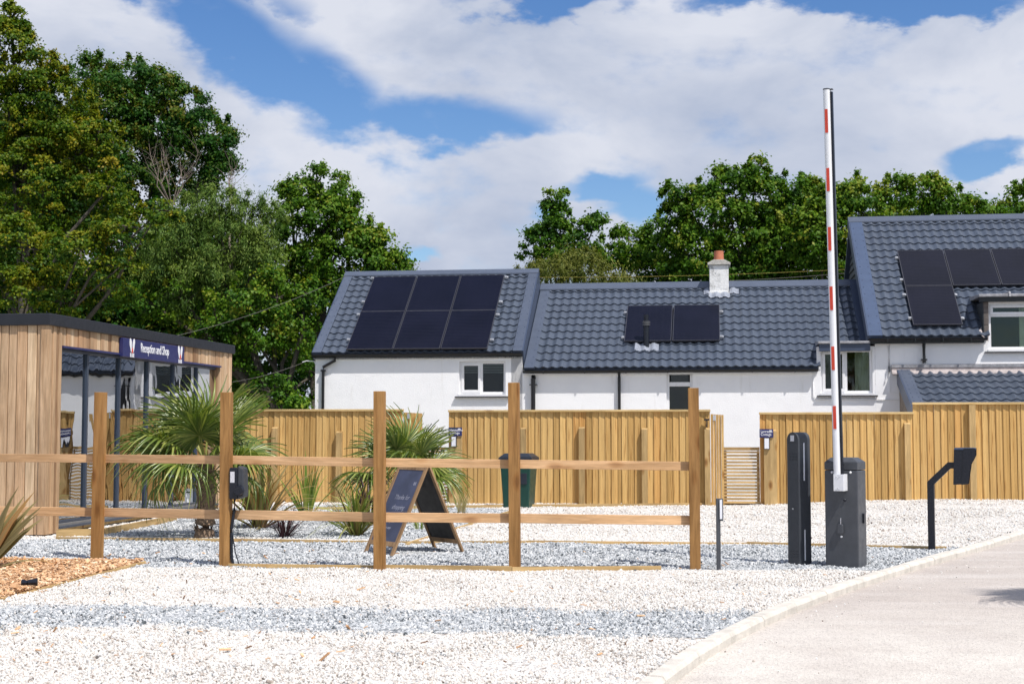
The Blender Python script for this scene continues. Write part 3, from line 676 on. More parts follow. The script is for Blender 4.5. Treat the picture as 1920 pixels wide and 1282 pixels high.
def tiled_roof(root, x0, x1, yE, zE, yR, zR, tx0, tx1, rows, skip=None, name='roof', limit=300, thick=.10, t0=0.0, t1=None, deck=True, mat=M_TILE, cols_off=0):
    run = yR-yE; rise = zR-zE; sl = math.hypot(run, rise); ang = math.atan2(rise, run)
    RM = HF @ T(0, yE, zE) @ RX(ang)
    d = MB().box(x0, x1, 0, sl, -thick, -.012).build(name, M_FLASH, root, RM)
    t1 = t1 or sl
    nc = round((tx1-tx0)/PITCH); p = (tx1-tx0)/nc; row = (t1-t0)/rows
    mb = tile_mesh(p, row); me = mb.mesh('tile', mat, True); me.set_sharp_from_angle(angle=R(50)); cnt = 0; rest = MB()
    for r in range(rows):
        for c in range(nc):
            u = tx0+c*p; v = t0+r*row
            if skip and skip(u+p/2, v+row/2): continue
            if cnt < limit: inst('tile', me, RM @ T(u, v, 0), d)
            else: rest.add([(a+u, b+v, z) for a, b, z in mb.v], mb.f)
            cnt += 1
    if rest.v: 
        o = rest.build('tile', mat, d, RM, smooth=True, angle=50); o['kind'] = 'stuff'
    return d, RM, sl, ang, cnt
def rl(RM, px, py, h=.0):       # roof local x,y on the roof surface
    N = RM.to_3x3() @ Vector((0, 0, 1)); p = RM.inverted() @ PLN(px, py, RM @ Vector((0, 0, h)), N); return p.x, p.y
def solar(root, RM, x0, x1, y0, y1, h=.11):
    me = MB().box(x0+.012, x1-.012, y0+.012, y1-.012, h-.012, h).build('solar_panel', M_SOLAR, root, RM)
    f = MB(); a = .014
    f.box(x0, x1, y0, y0+a, h-.035, h+.002); f.box(x0, x1, y1-a, y1, h-.035, h+.002); f.box(x0, x0+a, y0+a, y1-a, h-.035, h+.002); f.box(x1-a, x1, y0+a, y1-a, h-.035, h+.002)
    f.build('frame', M_PFR, me, RM); return me
def clip(root, RM, x, y, s=1):
    b = MB().box(x-.005, x+.085, y-.035, y+.035, .045, .085); b.box(x, x+.06, y-.02, y+.02, .085, .10); b.build('mounting_clip', M_STEEL, root, RM)
def gutter(root, x0, x1, y, z, n=12):
    g = MB(); pr = [(y-.055*math.cos(a)-.055, z-.055*math.sin(a)) for a in np.linspace(0, math.pi, 9)]
    g.prism(pr + [(y-.005, z+.004), (y-.105, z+.004)][:0], x0, x1, 'x'); o = g.build('gutter', M_BLACK, root, HF, smooth=True); return o
def brackets(root, x0, x1, y, z, n):
    for i in range(n):
        x = x0+(x1-x0)*(i+.5)/n; MB().box(x-.012, x+.012, y-.115, y-.002, z-.065, z+.012).build('gutter_bracket', M_BLACK, root, HF)
def rivets(root, RM, pts, z, name='rivet'):
    me = MB().prism([(.012*math.cos(a), .012*math.sin(a)) for a in np.linspace(0, 2*math.pi, 7)[:-1]], 0, .006, 'z').mesh('rivet', M_FLASHN)
    for x, y in pts: inst('rivet', me, RM @ T(x, y, z), root)

# ---- left cottage
OV = -.06
xL, zE = hx(588, 663, OV); yR, zR = onx(HF, 650, 512, xL); zR -= .05 
xR, _ = hx(979, 661, OV)
wL, _ = hx(591, 700, 0); wR, _ = hx(979, 700, 0)
cotL = empty('cottage', HF @ T(wL, 0, 0), 'white cottage at the left with six black solar panels on its grey tiled roof', 'cottage', 'white cottages with grey tiled roofs')
win = (*[hx(p, 700)[0] for p in (861, 948)], hx(900, 739)[1], hx(900, 677)[1])
mb = MB(); zw = zE-.02
wall_front(mb, wL, wR, -.1, zw, [win])
dp = yR*2-.0
mb.prism([(0, -.1), (dp, -.1), (dp, zw), (yR, zR-.12), (0, zw)], wL, wL+.001); mb.prism([(0, -.1), (dp, -.1), (dp, zw), (yR, zR-.12), (0, zw)], wR-.25, wR)
mb.add([(wL, dp, -.1), (wR, dp, -.1), (wR, dp, zw), (wL, dp, zw)], [(0, 1, 2, 3)])
mb.build('wall', M_WALL, cotL, HF)
def room(root, x0, x1, z0, z1, y0=.27, y1=1.6, g=.25):
    m = MB().box(x0-.4, x1+.4, y0, y1, z0-.5, z1+.3); m.f.remove(m.f[-4]) if False else None
    vs = [(x0-g, y0, z0-g), (x1+g, y0, z0-g), (x1+g, y0, z1+g*.4), (x0-g, y0, z1+g*.4)]; vb = [(a, y1, c) for a, _, c in vs]
    MB().add(vs+vb, [(4, 5, 6, 7), (0, 1, 5, 4), (1, 2, 6, 5), (2, 3, 7, 6), (3, 0, 4, 7)]).build('room', M_DARKROOM, root, HF)
room(cotL, *win)
f, cells = window(cotL, *win, [win[0]+(win[1]-win[0])*.47], opener=[0])
bl = MB()
for i in range(4): bl.box(win[0]+.05, win[1]-.05, .13, .15, win[3]-.10-i*.055, win[3]-.065-i*.055)
bl.build('blind', M_BLIND, cotL, HF)
def soffit_z(x): return zE
roofL, RML, slL, angL, c_ = tiled_roof(cotL, xL, xR, OV, zE, yR, zR, xL+.20, xR-.22, 13,
    skip=lambda u, v: rl(RML_, 700, 585)[0]-10 < -99, name='roof', limit=300) if False else (None,)*5
run = yR-OV; slL = math.hypot(run, zR-zE); angL = math.atan2(zR-zE, run); RML = HF @ T(0, OV, zE) @ RX(angL)
BLp = rl(RML, 651, 655, .11); TRp = rl(RML, 946, 517, .11); BRp = rl(RML, 915, 652, .11); TLp = rl(RML, 699, 517, .11)
px0, px1 = (BLp[0]+TLp[0])/2, (BRp[0]+TRp[0])/2; py0 = (BLp[1]+BRp[1])/2; py1 = min((TLp[1]+TRp[1])/2, slL-.10)
roofL, RML, slL, angL, c_ = tiled_roof(cotL, xL, xR, OV, zE, yR, zR, xL+.20, xR-.22, 13, skip=lambda u, v: px0+.15 < u < px1-.15 and py0+.25 < v < py1-.1)
pw = (px1-px0)/3; ph = (py1-py0)/2
for i in range(3):
    for j in range(2): solar(cotL, RML, px0+i*pw+.01, px0+(i+1)*pw-.01, py0+j*ph+.005, py0+(j+1)*ph-.005)
for px, py in ((945, 520), (936, 566), (931, 590), (921, 637), (695, 522), (677, 566), (668, 590), (650, 637)):
    q = rl(RML, px, py, .07); clip(cotL, RML, (px1+.0 if px > 900 else px0-.07), q[1])
def verge(root, RM, x0, x1, sl, side=None, drop=.22, m=M_FLASH, z=.055):
    MB().box(x0, x1, -.02, sl+.02, -.02, z).build('verge_flashing', m, root, RM)
    if side is not None: MB().box(*side, -.02, sl+.02, -drop, z-.004).build('barge_board', M_FLASHN, root, RM)
verge(cotL, RML, xL-.01, xL+.19, slL, (xL-.035, xL-.011)); verge(cotL, RML, xR-.21, xR, slL, (xR+.001, xR+.03), .42)
rivets(cotL, RML, [(x, y) for y in np.arange(.15, slL, .28) for x in (xL+.03, xL+.15, xR-.18, xR-.04)], .055)
def ridge(root, x0, x1, y, z, ang, w=.20, name='ridge_cap'):
    c = math.cos(ang); s = math.sin(ang); MB().prism([(y, z+.09), (y-w*c, z+.09-w*s), (y-w*c, z+.075-w*s-.02), (y, z+.065), (y+w*c, z+.055-w*s), (y+w*c, z+.09-w*s)], x0, x1, 'x').build(name, M_FLASH, root, HF)
ridge(cotL, xL-.03, xR+.03, yR, zR, angL)
MB().prism([(yR, zR), (2*yR-OV, zE), (2*yR-OV, zE-.1), (yR, zR-.12)], xL, xR, 'x').build('rear_roof', M_FLASH, cotL, HF)
gutter(cotL, xL-.02, xR, OV+.01, zE-.03); MB().box(xL, xR, OV+.01, -.0, zE-.13, zE-.10).build('soffit', M_UPVC, cotL, HF)
MB().box(xL, xR, OV+.01, OV+.03, zE-.13, zE-.0).build('fascia', M_BLACK, cotL, HF)
def pipe(root, pxpy, y0=-.12, m=M_BLACK, r=.034, zb=-.05, y1=-.06, swan=True):
    (ax, ay), (bx, by) = pxpy; xa, za = hx(ax, ay, y0); xb, zb2 = hx(bx, by, y1)
    mb = MB().tube([(xa, y0+.03, za), (xa, y0+.03, za-.05), (xb, y1, zb2), (xb, y1, zb2-.1), (xb, y1, zb)], r, 10)
    for z in (zb2-.08, 1.6): mb.box(xb-.05, xb+.05, y1-.045, 0, z-.02, z+.02)
    return mb.build('downpipe', m, root, HF, smooth=True)
pipe(cotL, ((628, 671), (606, 688)))
# wall hook and cable insulator at the corner
hk = empty('wall_hook', HF @ T(wL, -.02, zE-.25), 'small white cable hook on the left corner of the left cottage', 'hook')
xh, zh = hx(567, 679, -.02); MB().tube([(xh, -.02, zh), (xh+.1, -.02, zh+.03), (wL-.02, -.02, zh+.02), (wL+.02, -.02, zh-.06)], .012, 6).build('arm', M_UPVC, hk, HF, smooth=True)

# ---- middle cottage
OVm = -.10
xM0, zEm = hx(981, 691, OVm); yRm, zRm = onx(HF, 1014, 533, xM0); zRm -= .075; xM1, _ = hx(1630, 690, OVm); 
cotM = empty('cottage', HF @ T(wR+.01, 0, 0), 'low white middle cottage with two solar panels, black flue and chimney', 'cottage', 'white cottages with grey tiled roofs')
wM1 = hx(1641, 700)[0]
d0, d1 = hx(1250, 760)[0], hx(1299, 760)[0]; zdt = hx(1280, 697)[1]
wn = (*[hx(p, 700)[0] for p in (1539, 1636)], hx(1590, 737)[1], hx(1590, 655)[1])
zwm = zEm-.03; zdorm = hx(1590, 651)[1]
mb = MB(); wall_front(mb, wR+.003, wn[0]-.08, -.1, zwm, [(d0, d1, -.0, zdt)]); mb.build('wall', M_WALL, cotM, HF)
mb = MB(); wall_front(mb, wn[0]-.08, wM1, -.1, zdorm+.02, [wn]); mb.build('dormer_wall', M_WALL, cotM, HF)
dpm = 2*yRm; MB().box(wR, wM1, dpm-.1, dpm, -.1, zwm).build('rear_wall', M_WALL, cotM, HF)
MB().box(wn[0]-.085, wn[0]-.001, -.012, .05, zEm-.05, zdorm).build('dormer_cheek', M_UPVC, cotM, HF)
room(cotM, *wn, g=.0); room(cotM, d0, d1, .2, zdt)
window(cotM, *wn, [wn[0]+(wn[1]-wn[0])*.49], opener=[0])
cu = MB(); n = 44; a0, a1 = wn[0]+(wn[1]-wn[0])*.68, wn[1]-.06
vs = []
for i in range(n+1):
    x = a0+(a1-a0)*i/n; y = .22+.03*math.sin(i*1.25)+.01*math.sin(i*.4); vs += [(x, y, wn[2]), (x, y, wn[3])]
cu.add(vs, [(2*i, 2*i+2, 2*i+3, 2*i+1) for i in range(n)]).build('curtain', M_CURT, cotM, HF, smooth=True, angle=0)
# glazed door in the middle
w_ = .06; dd = MB(); dd.box(d0, d0+w_, .06, .13, 0, zdt); dd.box(d1-w_, d1, .06, .13, 0, zdt); dd.box(d0+w_, d1-w_, .06, .13, zdt-w_, zdt)
ztr0, ztr1 = hx(1275, 724)[1], hx(1275, 716)[1]; dd.box(d0+w_, d1-w_, .06, .13, ztr0, ztr1); dd.box(d0+w_, d1-w_, .06, .13, 0, .25)
door = dd.build('door', M_UPVC, cotM, HF, bevel=.005)
MB().box(d0+w_, d1-w_, .09, .096, .25, ztr0).build('pane', M_PANE, door, HF); MB().box(d0+w_+.03, d1-w_-.03, .09, .096, ztr1, zdt-w_-.0).build('pane', M_PANE, door, HF)
runm = yRm-OVm; slM = math.hypot(runm, zRm-zEm); angM = math.atan2(zRm-zEm, runm); RMM = HF @ T(0, OVm, zEm) @ RX(angM)
tM0 = rl(RMM, 1012, 640)[0]; tM1 = xM1-.02
dl = hx(1532, 655, -.35)[0]; dormv = rl(RMM, 1560, 641)[1]
qa = rl(RMM, 1170, 639, .11); qb = rl(RMM, 1350, 638, .11); qc = rl(RMM, 1177, 573, .11); sx0 = (qa[0]+qc[0])/2; sx1 = qb[0]; sy0 = qa[1]; sy1 = qc[1]
chx0, chx1 = rl(RMM, 1330, 560)[0], rl(RMM, 1367, 560)[0]
roofM, RMM, slM, angM, c_ = tiled_roof(cotM, xM0+.02, xM1, OVm, zEm, yRm, zRm, tM0, tM1, 12, skip=lambda u, v: (u > dl+.02 and v < dormv-.05) or (sx0+.15 < u < sx1-.15 and sy0+.2 < v < sy1-.1))
# cut the roof deck under the dormer by rebuilding it shorter there
bpy.data.meshes.remove(roofM.data) if False else None
me = roofM.data; bm = bmesh.new()
for (a, b, c, d) in ((xM0+.02, dl+.05, 0, slM), (dl+.05, xM1, dormv-.1, slM)):
    q = [(a, c), (b, c), (b, d), (a, d)]; t = [bm.verts.new((x, y, -.012)) for x, y in q]; u = [bm.verts.new((x, y, -.10)) for x, y in q]
    bm.faces.new(t); bm.faces.new(u[::-1])
    for i in range(4): bm.faces.new((t[i], u[i], u[(i+1) % 4], t[(i+1) % 4]))
bm.to_mesh(me); bm.free()
MB().box(xM0+.02, tM0+.01, -.03, slM, -.011, .045).build('verge_flashing', M_FLASH, cotM, RMM)
rivets(cotM, RMM, [(x, y) for y in np.arange(.15, slM, .30) for x in (tM0-.06,)], .045)
ridge(cotM, xR+.035, xM1+.1, yRm, zRm, angM, .30)
MB().prism([(yRm, zRm), (2*yRm, zEm), (2*yRm, zEm-.1), (yRm, zRm-.12)], xM0, xM1, 'x').build('rear_roof', M_FLASH, cotM, HF)
gutter(cotM, xM0, dl+.03, OVm+.02, zEm-.05); MB().box(xM0, dl, OVm+.02, -.0, zEm-.14, zEm-.11).build('soffit', M_UPVC, cotM, HF)
brackets(cotM, xM0, dl, OVm+.02, zEm-.05, 7)
solar(cotM, RMM, sx0, (sx0+sx1)/2-.015, sy0, sy1); solar(cotM, RMM, (sx0+sx1)/2+.015, sx1, sy0, sy1)
for x in (sx0-.07, sx1): 
    for y in (sy0+.22, sy1-.28): clip(cotM, RMM, x, y)
for px in (1161,): 
    x, z = hx(px, 697, -.06); MB().tube([(x, -.10, z+.04), (x, -.07, z-.05), (x, -.06, z-.12), (x, -.06, -.05)], .034, 10).build('downpipe', M_BLACK, cotM, HF, smooth=True)
x, z = hx(1000, 706, -.07); MB().tube([(x, .0, z-.03), (x, -.06, z), (x, -.1, z-.05), (x, -.1, -.05)], .05, 12).box(x-.085, x+.085, -.12, -.0, z-.19, z-.17).build('soil_pipe', M_BLACK, cotM, HF, smooth=True)
# flue
fx, fy = rl(RMM, 1212, 652); fp = RMM @ Vector((fx, fy, 0)); fl = HF.inverted() @ fp
flue = MB().tube([(fl.x, fl.y, fl.z-.05), (fl.x, fl.y, fl.z+.50)], .068, 14).build('flue', M_BLKM, cotM, HF, smooth=True)
MB().tube([(fl.x, fl.y, fl.z+.50), (fl.x, fl.y, fl.z+.60), (fl.x, fl.y, fl.z+.601), (fl.x, fl.y, fl.z+.75)], [.07, .07, .055, .06], 14).build('cowl', M_BLKM, flue, HF, smooth=True)
for zz_ in (.51, .545, .58): MB().tube([(fl.x, fl.y, fl.z+zz_), (fl.x, fl.y, fl.z+zz_+.018)], .092, 16).build('flue_ring', M_RING, flue, HF, smooth=True)
MB().tube([(fl.x, fl.y, fl.z+.10), (fl.x, fl.y, fl.z+.16)], .062, 14).build('steel_collar', M_STEEL, flue, HF, smooth=True)
def wavy_sheet(RM, x0, x1, y0, y1, m, name, parent, amp=.036, lift=.03, nx=28, edge=.03, base=None):
    base = base if base is not None else tM0
    p = (tM1-tM0)/round((tM1-tM0)/PITCH); vs = []
    for j in range(5):
        for i in range(nx+1):
            x = x0+(x1-x0)*i/nx; t = ((x-base)/p) % 1; y = y0+(y1-y0)*j/4
            if j == 0: y += edge*math.sin(i*1.7)*.5
            vs.append((x, y, amp*(.5+.5*math.cos(2*math.pi*t))+lift+.004*math.sin(i*2.1+j)))
    k = nx+1; MB().add(vs, [(j*k+i, j*k+i+1, (j+1)*k+i+1, (j+1)*k+i) for j in range(4) for i in range(nx)]).build(name, m, parent, RM, smooth=True, angle=0)
wavy_sheet(RMM, fx-.26, fx+.28, fy-.20, fy+.12, M_LEADW, 'lead_flashing', flue)
# chimney
cz = hx(1348, 560, 1.0)
cy0, czb = None, None
q0 = rl(RMM, 1330.5, 553); q1 = rl(RMM, 1366.5, 553); c0 = HF.inverted() @ (RMM @ Vector((q0[0], q0[1], 0))); c1 = HF.inverted() @ (RMM @ Vector((q1[0], q1[1], 0)))
ccy = c0.y+.02; zt = on(HF, 1348, 497, ccy)[1]; cw = c1.x-c0.x; cdp = .62
chim = MB().box(c0.x, c1.x, ccy, ccy+cdp, c0.z-.6, zt).box(c0.x-.015, c1.x+.015, ccy-.015, ccy+cdp+.01, c0.z-.3, c0.z+.09).build('chimney', M_CHIM, cotM, HF, bevel=.012)
o_ = .045; zc1 = on(HF, 1348, 490, ccy)[1]
MB().prism([(c0.x-o_, zt+.001), (c1.x+o_, zt+.001), (c1.x+o_, zt+.055), (c1.x-.1, zt+.13), (c0.x+.1, zt+.13), (c0.x-o_, zt+.055)], ccy-o_, ccy+cdp+o_, 'y').build('cap', M_CONC, chim, HF, bevel=.01)
cxm = (c0.x+c1.x)/2; zpt = on(HF, 1348, 471, ccy+.3)[1]
MB().tube([(cxm, ccy+.3, zt+.10), (cxm, ccy+.3, zpt), (cxm, ccy+.3, zpt)], [.122, .112, .085], 20, cap=False).tube([(cxm, ccy+.3, zpt-.25), (cxm, ccy+.3, zpt)], .085, 16, cap=False).build('chimney_pot', M_TERRA, chim, HF, smooth=True)
wavy_sheet(RMM, c0.x-.02, c1.x+.03, q0[1]-.20, q0[1]+.05, M_LEADW, 'lead_flashing', chim, lift=.028)
wavy_sheet(RMM, c1.x+.02, c1.x+.24, q0[1]-.02, q0[1]+.30, M_LEADW, 'lead_flashing', chim, lift=.028, nx=10)
wavy_sheet(RMM, c0.x-.14, c0.x+.01, q0[1]-.04, q0[1]+.28, M_LEADW, 'lead_flashing', chim, lift=.028, nx=8)
# dormer lead roof
zda, zdb = hx(1580, 655, -.18)[1], hx(1580, 641, -.18)[1]
x0_, x1_ = hx(1534, 650, -.18)[0], hx(1632, 650, -.18)[0]
dr = MB().prism([(-.18, zdb-.035), (-.18, zdb+.02), (1.5, zdb+.12), (1.5, zdb-.035)], x0_, x1_, 'x').build('dormer_roof', M_LEAD, cotM, HF, bevel=.01)
MB().box(x0_+.03, x1_-.0, -.14, -.0, zda-.03, zdb-.037).build('dormer_fascia', M_FLASHN, dr, HF)
# conduit round the window
def conduit(root, pts, r=.012, y=-.02, m=M_UPVC, name='conduit'):
    return MB().tube([(*[hx(px, py, y)[0]], y, hx(px, py, y)[1]) for px, py in pts], r, 6).build(name, m, root, HF, smooth=True)
conduit(cotM, [(1300, 697), (1420, 698), (1518, 697), (1524, 702), (1525, 742), (1530, 748), (1645, 748), (1687, 749)])
conduit(cotM, [(1237, 703), (1246, 698), (1250, 697)], .014)

# ---- right cottage
OVr = -.16
xQ0, zEr = hx(1629, 632, OVr); yRr, zRr = onx(HF, 1592, 410, xQ0); zRr -= .05; xQ1 = hx(2080, 640, OVr)[0]
cotR = empty('cottage', HF @ T(wM1+.01, 0, 0), 'tallest white cottage at the right edge with solar panels and a dormer window', 'cottage', 'white cottages with grey tiled roofs')
dw0 = hx(1853, 600)[0]; dwn = (dw0, hx(1990, 600)[0], hx(1880, 655)[1], hx(1880, 568)[1])
zwr = zEr-.05; wQ1 = xQ1-.2
mb = MB(); wall_front(mb, wM1+.003, dw0-.12, -.1, zwr, []); wall_front(mb, dw0-.12, wQ1, -.1, dwn[3]+.02, [dwn])
dpr = 2*yRr
gb = [(0.0, -.1), (dpr, -.1), (dpr, zwr), (yRr, zRr-.14), (0.0, zwr)]
mb.prism(gb, wQ1-.25, wQ1); mb.build('wall', M_WALL, cotR, HF)
MB().prism([(.01, zEm-.4), (dpr, zEm-.4), (dpr, zwr), (yRr, zRr-.13), (.01, zwr)], xQ0+.12, xQ0+.2, 'x').build('slate_hung_gable', M_DKSLATE, cotR, HF)
# slate courses on the gable
gs = MB()
for i in range(16):
    z = zEr-.1+i*.17
    t = (z-zEr)/(zRr-zEr)
    if t > .93: break
    ya = max(.02, (yRr)*max(0, t)+.25); gs.prism([(ya, z), (dpr-ya, z), (dpr-ya, z+.17)], xQ0+.09, xQ0+.119, 'x') if False else gs.add([(xQ0+.085, ya, z), (xQ0+.085, dpr-ya, z), (xQ0+.115, dpr-ya, z+.17), (xQ0+.115, ya, z+.17)], [(0, 1, 2, 3)])
gs.build('slate_courses', M_DKSLATE, cotR, HF)
room(cotR, *dwn, g=.0)
window(cotR, *dwn, [], transoms=[hx(1880, 591)[1]], opener=[1], y=.02)
MB().box(hx(1912, 640, .2)[0], hx(1935, 640, .2)[0], .2, .24, dwn[2], dwn[3]).build('curtain', M_CURT, cotR, HF)
runr = yRr-OVr; slR = math.hypot(runr, zRr-zEr); angR = math.atan2(zRr-zEr, runr); RMR = HF @ T(0, OVr, zEr) @ RX(angR)
tQ0 = rl(RMR, 1655, 632)[0]; dl2 = hx(1843, 600, -.05)[0]; dv2 = rl(RMR, 1880, 553)[1]
rws = 17
S = [((1682, 470), (1698, 536)), ]
def rq(px, py): return rl(RMR, px, py, .11)
pa = rq(1697, 535); pb = rq(1788, 535); pc = rq(1682, 470); pz = rq(1805, 607)
pyb = (pa[1]+pb[1])/2; pyt = rq(1726, 469)[1]; ppw = (pb[0]-pa[0]); psx = (pa[0]+pc[0])/2; py2 = rq(1757, 608)[1]
panels = [(psx+i*ppw, psx+(i+1)*ppw-.02, pyb, pyt) for i in range(4)] + [(psx, psx+ppw-.02, py2, pyb-.02)]
def skR(u, v):
    if u > dl2+.03 and v < dv2: return True
    return any(a+.15 < u < b-.15 and c+.15 < v < d-.12 for a, b, c, d in panels)
roofR, RMR, slR, angR, c_ = tiled_roof(cotR, xQ0+.02, xQ1, OVr, zEr, yRr, zRr, tQ0, xQ1, rws, skip=skR)
me = roofR.data; bm = bmesh.new()
for (a, b, c, d) in ((xQ0+.02, dl2+.08, 0, slR), (dl2+.08, xQ1, dv2-.1, slR)):
    q = [(a, c), (b, c), (b, d), (a, d)]; t = [bm.verts.new((x, y, -.012)) for x, y in q]; u = [bm.verts.new((x, y, -.10)) for x, y in q]
    bm.faces.new(t); bm.faces.new(u[::-1])
    for i in range(4): bm.faces.new((t[i], u[i], u[(i+1) % 4], t[(i+1) % 4]))
bm.to_mesh(me); bm.free()
for a, b, c, d in panels: solar(cotR, RMR, a, b, c, d)
for px, py in ((1681, 484), (1690, 525), (1695, 553), (1706, 597), (1790, 553), (1803, 597)):
    q = rl(RMR, px, py, .07); clip(cotR, RMR, q[0]-.03, q[1])
M_FLB = mk_roof('blue verge flashing', (.050, .075, .135), .42)
verge(cotR, RMR, xQ0-.0, tQ0-.005, slR, (xQ0-.03, xQ0-.001), .22, M_FLB, .06)
rivets(cotR, RMR, [(x, y) for y in np.arange(.15, slR, .3) for x in (xQ0+.06, tQ0-.05)], .06)
# navy upstand lying on the middle roof below the verge
ua = rl(RMM, 1621, 632)[0]; MB().box(ua-.12, xQ0+.12, dormv-.1, slM-.02, .01, .10).build('upstand_flashing', M_FLASHN, cotR, RMM)
ridge(cotR, xQ0-.03, xQ1, yRr, zRr, angR, .24)
MB().prism([(yRr, zRr), (2*yRr, zEr), (2*yRr, zEr-.1), (yRr, zRr-.12)], xQ0, xQ1, 'x').build('rear_roof', M_FLASH, cotR, HF)
gutter(cotR, xQ0+.02, dl2+.06, OVr+.02, zEr-.04); MB().box(xQ0, dl2, OVr+.02, -.0, zEr-.14, zEr-.11).build('soffit', M_BLACK, cotR, HF)
MB().box(xQ0, dl2, OVr+.02, OVr+.035, zEr-.11, zEr).build('fascia', M_BLACK, cotR, HF)
brackets(cotR, xQ0+.1, dl2, OVr+.02, zEr-.045, 4)
zlt = hx(1700, 683)[1]; zlt2 = hx(1700, 697)[1]
x, z = hx(1732, 640, -.08); MB().tube([(x, -.16, z+.06), (x, -.1, z-.03), (x, -.1, zlt+.02)], .038, 10).box(x-.06, x+.06, -.13, 0, zlt+.08, zlt+.11).build('downpipe', M_BLACK, cotR, HF, smooth=True)
# dormer: cheek, slates, lead roof
ckx = dl2
zb_ = zEr+.0; zt_ = dwn[3]+.02
yb = lambda z: OVr+(z-zEr)/math.tan(angR)
MB().prism([(-.06, zb_-.1), (-.06, zt_), (yb(zt_)+.05, zt_), (yb(zb_-.1)+.2, zb_-.1)], ckx+.0, ckx+.02, 'x').build('dormer_cheek', M_DKSLATE, cotR, HF)
cw_ = dw0-ckx
for i in range(6): 
    hh = (zt_-zb_)/6; MB().box(ckx+.021, dw0-.002, -.065+.003*(i % 2), .01, zb_+i*hh+.003, zb_+(i+1)*hh).build('hung_slate', M_SLATEH, cotR, HF)
xd1 = dwn[1]+.2
dr2 = MB().prism([(-.2, zt_+.10), (-.2, zt_+.16), (2.0, zt_+.24), (2.0, zt_+.10)], ckx-.10, xd1, 'x').build('dormer_roof', M_LEAD, cotR, HF, bevel=.01)
MB().box(ckx-.06, xd1, -.15, .0, zt_+.0, zt_+.098).build('dormer_fascia', M_BLACK, dr2, HF)
xr_ = hx(1893, 550, -.2)[0]; MB().tube([(xr_, -.21, zt_+.10), (xr_, -.2, zt_+.19), (xr_, 1.8, zt_+.26)], .025, 8).build('lead_roll', M_LEAD, dr2, HF, smooth=True)
lp = MB().add([(ckx+.10, -.075, zb_-.12), (ckx-.05, -.20, zb_-.0), (ckx-.09, -.08, zb_+.12), (ckx-.02, .04, zb_+.22), (ckx+.0, -.058, zb_+.06), (ckx+.11, -.08, zb_+.0)], [(0, 1, 2, 3, 4, 5)]); lp.build('lead_apron', M_LEADB, cotR, HF)
# wall cables
conduit(cotR, [(1652, 640), (1664, 641), (1667, 646), (1667, 690), (1660, 716)], .014); conduit(cotR, [(1667, 690), (1669, 735), (1690, 737)], .008)
MB().box(*[hx(1665, 690)[0], hx(1669, 690)[0]], -.06, 0, hx(1667, 697)[1], hx(1667, 687)[1]).build('junction_box', M_ANTHL, cotR, HF)
# ---- lean-to
lx0 = hx(1684, 697)[0]; ly, lz = onx(HF, 1707, 754, lx0); lx1 = hx(2060, 697)[0]
lt = empty('lean_to', HF @ T(lx0+.2, ly, 0), 'low lean-to with a grey tiled roof against the right cottage, above the tallest fence', 'lean-to')
slope = math.hypot(ly, zlt2-lz); ext = 1.35; yl = ly*ext; zl = zlt2-(zlt2-lz)*ext
n0 = rl(HF @ T(0, yl, zl) @ RX(math.atan2(zlt2-zl, -yl)), 1706, 697)[0]
rfL, RMT, slT, angT, c_ = tiled_roof(lt, lx0, lx1, yl, zl, 0.0, zlt2, n0, lx1, 7)
verge(lt, RMT, lx0-.0, n0-.005, slT, (lx0-.03, lx0-.001), .25, M_FLASH, .055)
rivets(lt, RMT, [(x, y) for y in np.arange(.12, slT, .25) for x in (lx0+.06, n0-.06)], .055)
MB().prism([(-.004, zlt2-.02), (-.16, zlt2-.08), (-.17, zlt2-.045), (-.03, zlt2+.03), (-.02, zlt), (-.004, zlt)], lx0-.14, lx1, 'x').build('lead_flashing', M_LEADB, lt, HF, bevel=.006)
MB().box(lx0-.14, lx1, -.04, -.021, zlt-.07, zlt).build('mortar_fillet', M_LEAD, lt, HF)
MB().box(lx0+.02, lx1-.1, yl+.15, -.01, -.1, zl-.0).prism([(yl+.15, zl-.05), (-.01, zl-.05), (-.01, zlt2-.12), (yl+.2, zl+.0)], lx0+.02, lx0+.3, 'x').build('wall', M_STONE, lt, HF)

# ------------------------------------------------------------------ reception building
Pn = G(82, 1005); RF = Matrix.Translation(Pn) @ RZ(-PHI)          # local x along the front, y back along the glazed side
RFz = on(RF, 82, 588)[1]
rec = empty('reception_building', RF, 'flat roofed timber clad reception building with tall grey glazing along its side', 'building')
LEN = onx(RF, 433, 650, 0.0)[0]; WID = 3.2; HT = RFz
fz = on(RF, 82, 610)[1]       # bottom of fascia
zb0 = .03
# side openings
oy0 = onx(RF, 111, 800, 0.0)[0]; oy1 = onx(RF, 409, 800, 0.0)[0]
oz1 = onx(RF, 113, 652, 0.0)[1]; oz0 = .17
core = MB(); core.box(-WID, -.03, .02, LEN-.02, fz-.02, HT-.03)      # roof slab
core.box(-WID, -.02, .03, LEN-.03, zb0, zb0+.1)                        # floor
core.box(-WID, -.03, .02, .10, zb0+.1, fz-.02); core.box(-WID, -WID+.1, .1, LEN-.02, zb0+.1, fz-.02); core.box(-WID, -.03, LEN-.1, LEN-.02, zb0+.1, fz-.02)
core.box(-.14, -.03, .1, oy0-.02, zb0+.1, fz-.02); core.box(-.14, -.03, oy1+.02, LEN-.1, zb0+.1, fz-.02)
core.box(-.14, -.03, oy0-.02, oy1+.02, oz1+.02, fz-.02)
body = core.build('wall', plain('interior lining', (.20, .19, .18), .8), rec, RF)
